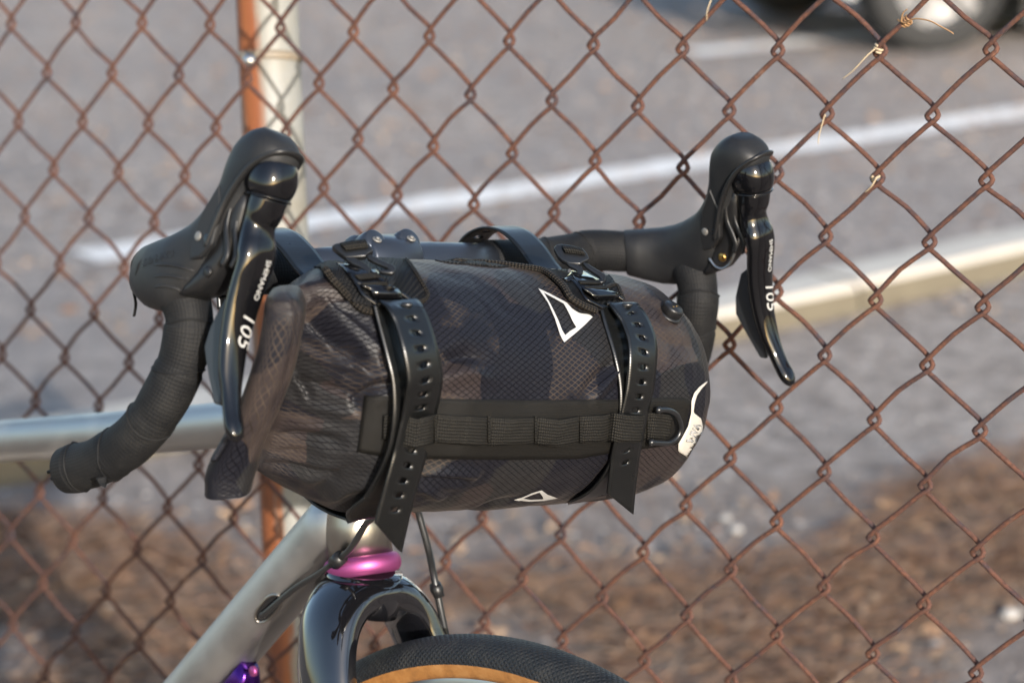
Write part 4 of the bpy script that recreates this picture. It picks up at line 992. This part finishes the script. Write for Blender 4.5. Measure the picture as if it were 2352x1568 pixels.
def woff(i, t):
    x = 275 + (2010 - 275) * i; o_ = .0016
    for a, b, h in ((345, 585, .0078), (600, 900, .0042), (925, 1180, .0036), (1205, 1450, .0042), (1475, 1630, .0024), (1640, 1850, .0078), (1880, 1950, .002)):
        if a < x < b: o_ += h * sin(pi * (x - a) / (b - a)) ** .55
    return o_
web = strip('webbing_strip', [C6(*p) for p in WT], [C6(*p) for p in WB], .002, MT['webbing'], bag, n=150, m=8, thick=.0013, offs=woff)
for x in (592, 912, 1192, 1462, 1866):
    strip('stitch_bar', [C6(x - 7, 305), C6(x + 7, 305)], [C6(x - 7, 465), C6(x + 7, 465)], .0034, MT['webbing'], web, n=2, m=10, thick=.0008)
strip('stitch_bar', [C6(282, 300), C6(302, 298)], [C6(278, 440), C6(298, 444)], .0034, MT['webbing'], web, n=2, m=10, thick=.0008)
dr = [C6(1925, 268), C6(1985, 270), C6(2035, 300), C6(2058, 370), C6(2040, 430), C6(1990, 464), C6(1930, 466), C6(1882, 462)]
dring = cord('d_ring', [(*p, .006) for p in dr], .006, .0019, 'buckle', bag)
for p in (dr[0], dr[-1]):
    m_ = MB(); c = S(*p, .006); tube(m_, [c - RI * .002, c - RI * .0012, c + RI * .0012, c + RI * .002], [.0014, .0025, .0025, .0014], 10); m_.build('ring_end', MT['buckle'], dring, uv=False)
# printed emblems, welded label, valve
EM = [([(712, 620), (790, 735), (845, 860), (885, 985), (912, 1045), (920, 1050)], [(757, 655), (815, 755), (868, 865), (905, 960), (925, 990), (927, 994)]), ([(712, 620), (800, 660), (905, 715)], [(757, 655), (830, 695), (915, 742)]), ([(905, 715), (940, 735), (985, 785), (1040, 818), (1120, 828), (1146, 848)], [(915, 742), (940, 785), (965, 835), (985, 880), (1000, 905), (1016, 930)]), ([(1146, 848), (1080, 915), (1000, 985), (920, 1050)], [(1016, 930), (990, 945), (960, 965), (927, 994)])]
em = bpy.data.objects.new('emblem', None)
def multistrip(name, parts, conv, off, mat, parent):
    m_ = MB()
    for A_, B_ in parts:
        n = 14; a = resamp([conv(*p) for p in A_], n); b = resamp([conv(*p) for p in B_], n); v = []; f = []
        for i in range(n + 1):
            for j in range(4): t = j / 3; v.append(S(a[i][0] + (b[i][0] - a[i][0]) * t, a[i][1] + (b[i][1] - a[i][1]) * t, off))
        for i in range(n):
            for j in range(3): k = i * 4 + j; f.append((k, k + 1, k + 5, k + 4))
        m_.add(v, f)
    o = m_.build(name, mat, parent); return o
bpy.data.objects.remove(em)
multistrip('emblem', EM, C4, .0009, MT['print'], bag)
multistrip('emblem', [([(1108, 792), (1170, 765), (1226, 749)], [(1122, 796), (1175, 774), (1214, 762)]), ([(1060, 806), (1108, 792)], [(1090, 812), (1122, 797)]), ([(1060, 806), (1150, 816), (1240, 812)], [(1108, 797), (1160, 806), (1238, 802)]), ([(1226, 749), (1262, 775), (1322, 797)], [(1214, 762), (1232, 786), (1240, 812)])], C6, .0009, MT['print'], bag)
LA = [(980, 852), (925, 893), (885, 940), (866, 1000), (862, 1090), (840, 1190), (800, 1265), (768, 1320), (766, 1375), (868, 1436)]
LB = [(983, 858), (938, 908), (905, 955), (887, 1015), (878, 1085), (935, 1130), (948, 1190), (938, 1260), (918, 1330), (872, 1440)]
lab = strip('label_patch', [CR(*p) for p in LA], [CR(*p) for p in LB], .0011, MT['label'], bag, n=40, m=6, thick=.0006)
def zp(t, c): return (850 + 62 * t + 19 * c, 1302 - 128 * t + 9 * c)
zz = [[zp(t, c) for t, c in ((.0, -1), (.11, 1), (.21, -.2), (.31, 1), (.42, -1))], [zp(t, c) for t, c in ((.50, -1), (.60, 1), (.70, -1))], [zp(t, c) for t, c in ((.78, 1), (.89, -1), (1.0, 1), (.95, .1), (.83, .1))]]
m_ = MB()
for z_ in zz:
    pp = [S(*CR(*p), .0019) for p in z_]; tube(m_, pp, .0010, 6, ry=.0005, up=f0)
m_.build('label_lettering', MT['labelink'], lab, uv=False)
vc = S(*CR(702, 352), .000); vn = (SN(*CR(702, 352)) + UB * .25).normalized()
m_ = MB(); disc(m_, vc - vn * .001, vn, .0092, .0018, 36, .3); vb = m_.build('valve_base', MT['matteblack'], bag, uv=False)
m_ = MB(); disc(m_, vc + vn * .0006, vn, .0072, .0062, 36, .12); vcap = m_.build('air_valve', MT['matteblack'], bag, uv=False)
xv = vn.cross(UB).normalized(); yv = vn.cross(xv)
for k in range(28):
    a = 2 * pi * k / 28; e = xv * cos(a) + yv * sin(a); m_ = MB(); box(m_, vc + vn * .0034 + e * .0072, e * .0004, vn.cross(e) * .00035, vn * .0022); m_.build('knurl', MT['matteblack'], vcap, smooth=False, uv=False)
for k in (-1, 1):
    m_ = MB(); disc(m_, vc + vn * .0066 + xv * .0024 * k, vn, .0008, .0004, 10); m_.build('valve_dot', MT['brass'], vcap, uv=False)

# mesh harness over the top of the bag
har = strip('harness_flap', [C3(490, 600), C3(560, 560), C3(700, 470), C3(980, 440), C3(1250, 430), C3(1530, 415), C3(1570, 560), C3(1690, 730), C3(1790, 910), C3(1770, 985), C3(1690, 1038)], [C3(500, 640), C3(600, 640), C3(680, 700), C3(760, 800), C3(850, 900), C3(950, 1000), C3(1060, 1090), C3(1180, 1135), C3(1300, 1140), C3(1500, 1100), C3(1660, 1050)], .002, MT['meshcloth'], bag, n=40, m=16, thick=.0022)
har2 = strip('harness_flap', [C4(660, 372), C4(760, 335), C4(900, 330), C4(1020, 370), C4(1190, 430), C4(1270, 500), C4(1330, 600), C4(1390, 700)], [C4(690, 395), C4(790, 490), C4(880, 580), C4(950, 660), C4(1020, 725), C4(1100, 775), C4(1170, 800), C4(1260, 790)], .002, MT['meshcloth'], bag, n=34, m=12, thick=.0022)
bl_ = [C3(20, 860), C3(150, 790), C3(300, 690), C3(480, 620), C3(590, 600), C3(650, 650), C3(730, 760), C3(830, 870), C3(940, 990), C3(1050, 1085), C3(1150, 1125), C3(1240, 1130)]
cord('binding', bl_, .003, .0020, 'binding', bag, ry=.0024)
cord('binding', [C3(1525, 420), C3(1560, 560), C3(1640, 660), C3(1720, 790), C3(1795, 925), C3(1770, 990), C3(1690, 1036)], .0028, .0015, 'binding', bag, ry=.0022)
cord('binding', [C3(1230, 460), C3(1400, 435), C3(1540, 415), C3(1650, 430), C3(1800, 480), C3(1950, 515), C4(60, 405), C4(170, 372), C4(330, 372), C4(480, 358), C4(610, 362), C4(680, 385), C4(760, 455), C4(840, 530), C4(920, 610), C4(970, 690), C4(1060, 750), C4(1170, 795)], .0032, .0022, 'binding', bag, ry=.0034)
cord('binding', [C4(1200, 432), C4(1265, 500), C4(1320, 590), C4(1370, 660), C4(1385, 705)], .0028, .0014, 'binding', bag, ry=.002)
strip('harness_band', [C3(1540, 425), C3(1800, 485), C3(2000, 520), C4(170, 385), C4(400, 378), C4(610, 372), C4(690, 400)], [C3(1560, 480), C3(1800, 540), C3(2000, 580), C4(170, 428), C4(400, 450), C4(610, 440), C4(700, 425)], .0012, MT['meshcloth'], bag, n=40, m=4, thick=.0012)
strip('harness_edge', [C3(60, 690), C3(200, 640), C3(350, 605), C3(520, 598)], [C3(90, 735), C3(210, 690), C3(350, 650), C3(520, 630)], .010, MT['matteblack'], bag, n=16, m=3, thick=.0012)
cord('mesh_hem', [CE(850, 1255), CE(930, 1360), CE(1020, 1425), CE(1100, 1438), CE(1220, 1400), CE(1340, 1370)], -.002, .0050, 'binding', bag)
for px_, nm in (((940, 600), 0), ((1290, 590), 1)):
    m_ = MB(); a_ = -.052 if nm == 0 else .072; q = [B(a_, .014, -.022), B(a_, .02, -.03), B(a_, .04, -.03)]; rs = [sup(B(a_, .026, -.012 - .03 * i), FW, AX, .012, .014, 16, 5) for i in range(2)]; v_, f_ = rings(rs); m_.add(v_, f_); m_.build('bar_spacer', MT['matteblack'], bag, uv=False)

# ================================================================== RUBBER STRAPS
def ribbon(name, pts, nrm, width, mat, parent, thick=.0017, holes=None, tip=None, pitch=.0096, w0=None):
    """a band along pts with real holes; nrm = outward normal at each point; tip = (cut length, which edge stays long)"""
    sp = vs(spline([tuple(p) for p in pts], 16)); ns = vs(spline([tuple(p) for p in nrm], 16)); L = [0.0]
    for a, b in zip(sp, sp[1:]): L.append(L[-1] + (b - a).length)
    tot = L[-1]; step = pitch / 8; n = int(tot / step)
    def at(t):
        t = max(0, min(tot - 1e-7, t)); lo, hi = 0, len(L) - 1
        while hi - lo > 1:
            m = (lo + hi) // 2
            if L[m] <= t: lo = m
            else: hi = m
        u = (t - L[lo]) / max(L[hi] - L[lo], 1e-9); return sp[lo].lerp(sp[hi], u), ns[lo].lerp(ns[hi], u).normalized(), (sp[hi] - sp[lo]).normalized()
    cols = [-1, -.78, -.50, -.225, 0, .225, .50, .78, 1]; v = []; uv = []; f = []
    for i in range(n + 1):
        for cx in cols:
            t = i * step
            if tip:
                lim = tot - tip[0] * (1 - cx * tip[1]) / 2; t = min(t, lim - (tot - t) * 1e-3)
            p, nn, tg = at(t); wd = (AX - tg * AX.dot(tg)).normalized()
            v.append(p + wd * (width * .5 * cx)); uv.append((t, cx * width * .5))
    for i in range(n):
        for j in range(8):
            t = i * step
            if holes and holes[0] < t < holes[1] and 3 <= j <= 4 and 2 <= (i % 8) <= 4: continue
            k = i * 9 + j; f.append((k, k + 1, k + 10, k + 9))
    # ease the hole corners
    if holes:
        for i in range(n + 1):
            t = i * step
            if holes[0] < t < holes[1] and (i % 8) in (2, 5):
                for j, sg in ((3, 1), (5, -1)):
                    v[i * 9 + j] = v[i * 9 + j].lerp(v[i * 9 + 4], .28)
    o = obj(name, mesh(v, f, uv), mat, parent); solid(o, thick, 0)
    b = o.modifiers.new('w', 'WELD'); b.merge_threshold = .00004
    o.modifiers.move(1, 0); return o
def moulded(name, outline, conv, org, n_, h, mat, parent, thick=.0032):
    """a flat moulded piece lying in the plane through org with normal n_"""
    bm = bmesh.new(); a = [bm.verts.new(hit(*conv(*p), org + n_ * h, n_)) for p in outline]; b = [bm.verts.new(v.co - n_ * thick) for v in a]; k = len(a)
    bm.faces.new(a); bm.faces.new(b[::-1])
    for i in range(k): j = (i + 1) % k; bm.faces.new((a[j], a[i], b[i], b[j]))
    bmesh.ops.recalc_face_normals(bm, faces=bm.faces); me = bpy.data.meshes.new('m'); bm.to_mesh(me); bm.free(); o = obj(name, me, mat, parent, smooth=True); bevel(o, .0011, 3); return o
def strap(idx, label, tail, inner, loop, a_loop, conv, parts, pin, width):
    root = empty('rubber_strap', S(*tail[0][:2], .01), label, 'strap', 'rubber straps holding the bag')
    tp, tn = [], []
    for x, y, mode, val in tail:
        if mode == 'S': tp.append(S0(x, y, val)); tn.append((SN(x, y) * .6 - f0 * .8).normalized())
        else: tp.append(pf(x, y, val)); tn.append((FW * .9 + UB * .1).normalized())
    ribbon('strap_tail', tp, tn, width, MT['strap'], root, holes=(.012, .152 if idx == 0 else .122), tip=(.024, 1))
    ip, inn = [], []
    for x, y, mode, val in inner:
        if mode == 'S': ip.append(S0(x, y, val + .0008)); inn.append(SN(x, y))
        else: ip.append(B(*val)); inn.append((-UB).normalized())
    ribbon('strap_band', ip, inn, width, MT['strap'], root, thick=.0018)
    lp = [B(a_loop, f_, u_ - .006) for f_, u_ in loop]; cen = B(a_loop, .012, -.012); ln = [(p - cen).normalized() for p in lp]
    ribbon('strap_loop', lp, ln, width, MT['strap'], root, holes=(.016, .068), pitch=.0104)
    fr, lpz, rpz, web_, plate, rods, wb2 = parts
    org = S0(*conv(*((1250, 720) if idx == 0 else (1180, 560)))); n_ = (UB * .62 - f0 * .70 - FW * .0).normalized()
    clip = moulded('clip_frame', fr, conv, org, n_, .0115, MT['buckle'], root, .0045)
    moulded('clip_prong', lpz, conv, org, n_, .0110, MT['buckle'], clip); moulded('clip_prong', rpz, conv, org, n_, .0108, MT['buckle'], clip)
    strip('clip_webbing', [conv(*p) for p in web_[0]], [conv(*p) for p in web_[1]], .0125, MT['webbing'], clip, n=10, m=6, thick=.0016, fn=lambda x, y, o_: hit(x, y, org + n_ * o_, n_), offs=lambda i, t: .0122 + .0018 * sin(pi * t))
    pl_ = strip('buckle_plate', [conv(*p) for p in plate[0]], [conv(*p) for p in plate[1]], .005, MT['gloss'], root, n=26, m=4, thick=.0014, fn=S0, offs=lambda i, t: .0052 + (.0025 if i > .62 else 0) - (.004 * max(0, (i - .9) / .1)))
    for w_ in wb2: strip('plate_webbing', [conv(*p) for p in w_[0]], [conv(*p) for p in w_[1]], .0068, MT['webbing'], pl_, n=6, m=4, thick=.0012, fn=S0)
    for rd_ in rods: cord('buckle_rod', [(*conv(*p), .0045) for p in rd_], .0045, .0013, 'gloss', pl_, fn=S0)
    m_ = MB(); c = S(*conv(*pin), .009); nn = (SN(*conv(*pin)) - f0 * .3).normalized(); disc(m_, c - nn * .004, nn, .0014, .005, 10); tube(m_, [c - RI * .0034 + nn * .001, c - RI * .0026 + nn * .0016, c + RI * .0026 + nn * .0016, c + RI * .0034 + nn * .001], [.0008, .0017, .0017, .0008], 10); m_.build('strap_pin', MT['buckle'], root, uv=False)
    return root
WDT = .0275
strap(0, 'black holed rubber strap nearer the rolled end, its tail hanging over the pink ring',
      [(905, 700, 'S', .0045), (914, 692, 'S', .0085), (930, 708, 'S', .0105), (946, 739, 'S', .012), (964, 800, 'S', .0145), (975, 862, 'S', .0135), (972, 903, 'S', .009), (963, 950, 'S', .0045), (953, 990, 'S', .0035), (944, 1030, 'S', .0035), (934, 1069, 'F', .1768), (923, 1107, 'F', .1752), (913, 1145, 'F', .173), (904, 1180, 'F', .171), (893, 1228, 'F', .168), (882, 1276, 'F', .165)],
      [(897, 700, 'S', .003), (904, 730, 'S', .0015), (925, 811, 'S', .0015), (939, 873, 'S', .0015), (941, 950, 'S', .0018), (930, 1022, 'S', .0018), (905, 1085, 'S', .0018), (875, 1135, 'S', .002), (845, 1163, 'S', .002), (0, 0, 'B', (-.118, .120, -.1475)), (0, 0, 'B', (-.118, .085, -.1450)), (0, 0, 'B', (-.118, .05, -.130))],
      [(-.017, -.03), (-.020, -.010), (-.014, .012), (.004, .0245), (.022, .0255), (.040, .0185), (.056, .0085), (.070, .002)], -.124, C3,
      ([(725, 395), (760, 365), (960, 335), (1080, 325), (1150, 380), (1190, 430), (1180, 450), (1120, 480), (1110, 505), (900, 520), (870, 510), (800, 460)],
       [(900, 500), (985, 520), (1060, 560), (1120, 590), (1160, 640), (1155, 690), (1120, 780), (1085, 800), (1070, 770), (1090, 700), (1085, 660), (1040, 625), (960, 590), (905, 560), (880, 520)], [(1110, 500), (1150, 475), (1250, 530), (1350, 575), (1420, 605), (1445, 640), (1425, 690), (1390, 700), (1300, 690), (1250, 670), (1300, 650), (1360, 655), (1340, 630), (1270, 600), (1200, 570), (1140, 540)],
       ([(820, 372), (960, 345), (1105, 332)], [(895, 442), (1020, 425), (1138, 408)]),
       ([(785, 590), (860, 640), (930, 730), (1000, 805), (1060, 842), (1172, 892), (1192, 985)], [(1130, 650), (1225, 670), (1300, 770), (1372, 836), (1450, 872), (1502, 930), (1508, 988)]),
       [[(930, 730), (1010, 830), (1085, 945), (1200, 1030), (1290, 1085)], [(1505, 930), (1550, 960), (1600, 995)]],
       [([(985, 725), (1040, 770)], [(1225, 690), (1290, 745)]), ([(1060, 815), (1090, 838)], [(1330, 795), (1365, 830)])]), (1550, 1070), WDT)
strap(1, 'black holed rubber strap nearer the air valve, its short tail cut to a point',
      [(1420, 706, 'S', .0045), (1428, 697, 'S', .008), (1440, 710, 'S', .0095), (1459, 738, 'S', .0105), (1474, 782, 'S', .012), (1476, 828, 'S', .011), (1470, 890, 'S', .007), (1459, 940, 'S', .004), (1450, 980, 'S', .0035), (1442, 1013, 'S', .0038), (1436, 1050, 'F', .1805), (1431, 1093, 'F', .1775), (1427, 1125, 'F', .175), (1424, 1160, 'F', .173), (1421, 1193, 'F', .171)],
      [(1410, 706, 'S', .003), (1418, 740, 'S', .0015), (1440, 813, 'S', .0015), (1453, 880, 'S', .0015), (1453, 945, 'S', .0018), (1440, 1030, 'S', .0018), (1420, 1080, 'S', .002), (1385, 1122, 'S', .002), (1350, 1143, 'S', .002), (0, 0, 'B', (.090, .112, -.1575)), (0, 0, 'B', (.090, .08, -.153)), (0, 0, 'B', (.083, .05, -.135))],
      [(-.017, -.03), (-.021, -.010), (-.016, .010), (.002, .0215), (.022, .0225), (.040, .0150), (.056, .003), (.068, -.004)], .088, C4,
      ([(835, 290), (860, 268), (900, 262), (985, 275), (1065, 295), (1095, 330), (1122, 375), (1110, 390), (1065, 408), (1050, 425), (960, 420), (905, 395), (870, 360)],
       [(930, 405), (990, 415), (1040, 430), (1070, 455), (1070, 490), (1030, 530), (1020, 560), (1000, 550), (1005, 520), (1030, 480), (1010, 465), (960, 440)], [(1060, 410), (1085, 405), (1140, 440), (1200, 475), (1250, 505), (1258, 535), (1235, 570), (1200, 578), (1150, 560), (1180, 545), (1215, 545), (1200, 520), (1150, 490), (1095, 450)],
       ([(900, 285), (980, 290), (1058, 308)], [(930, 332), (1010, 340), (1088, 352)]),
       ([(930, 420), (985, 510), (1020, 575), (1070, 625), (1140, 672), (1168, 718)], [(1170, 540), (1215, 570), (1240, 605), (1280, 645), (1345, 662), (1358, 705)]),
       [[(985, 560), (1040, 620), (1095, 705), (1160, 745), (1228, 778)], [(1352, 690), (1390, 715)]],
       [([(1030, 560), (1050, 580)], [(1190, 560), (1215, 585)]), ([(1080, 610), (1100, 625)], [(1245, 600), (1265, 625)])]), (1412, 765), .0262)
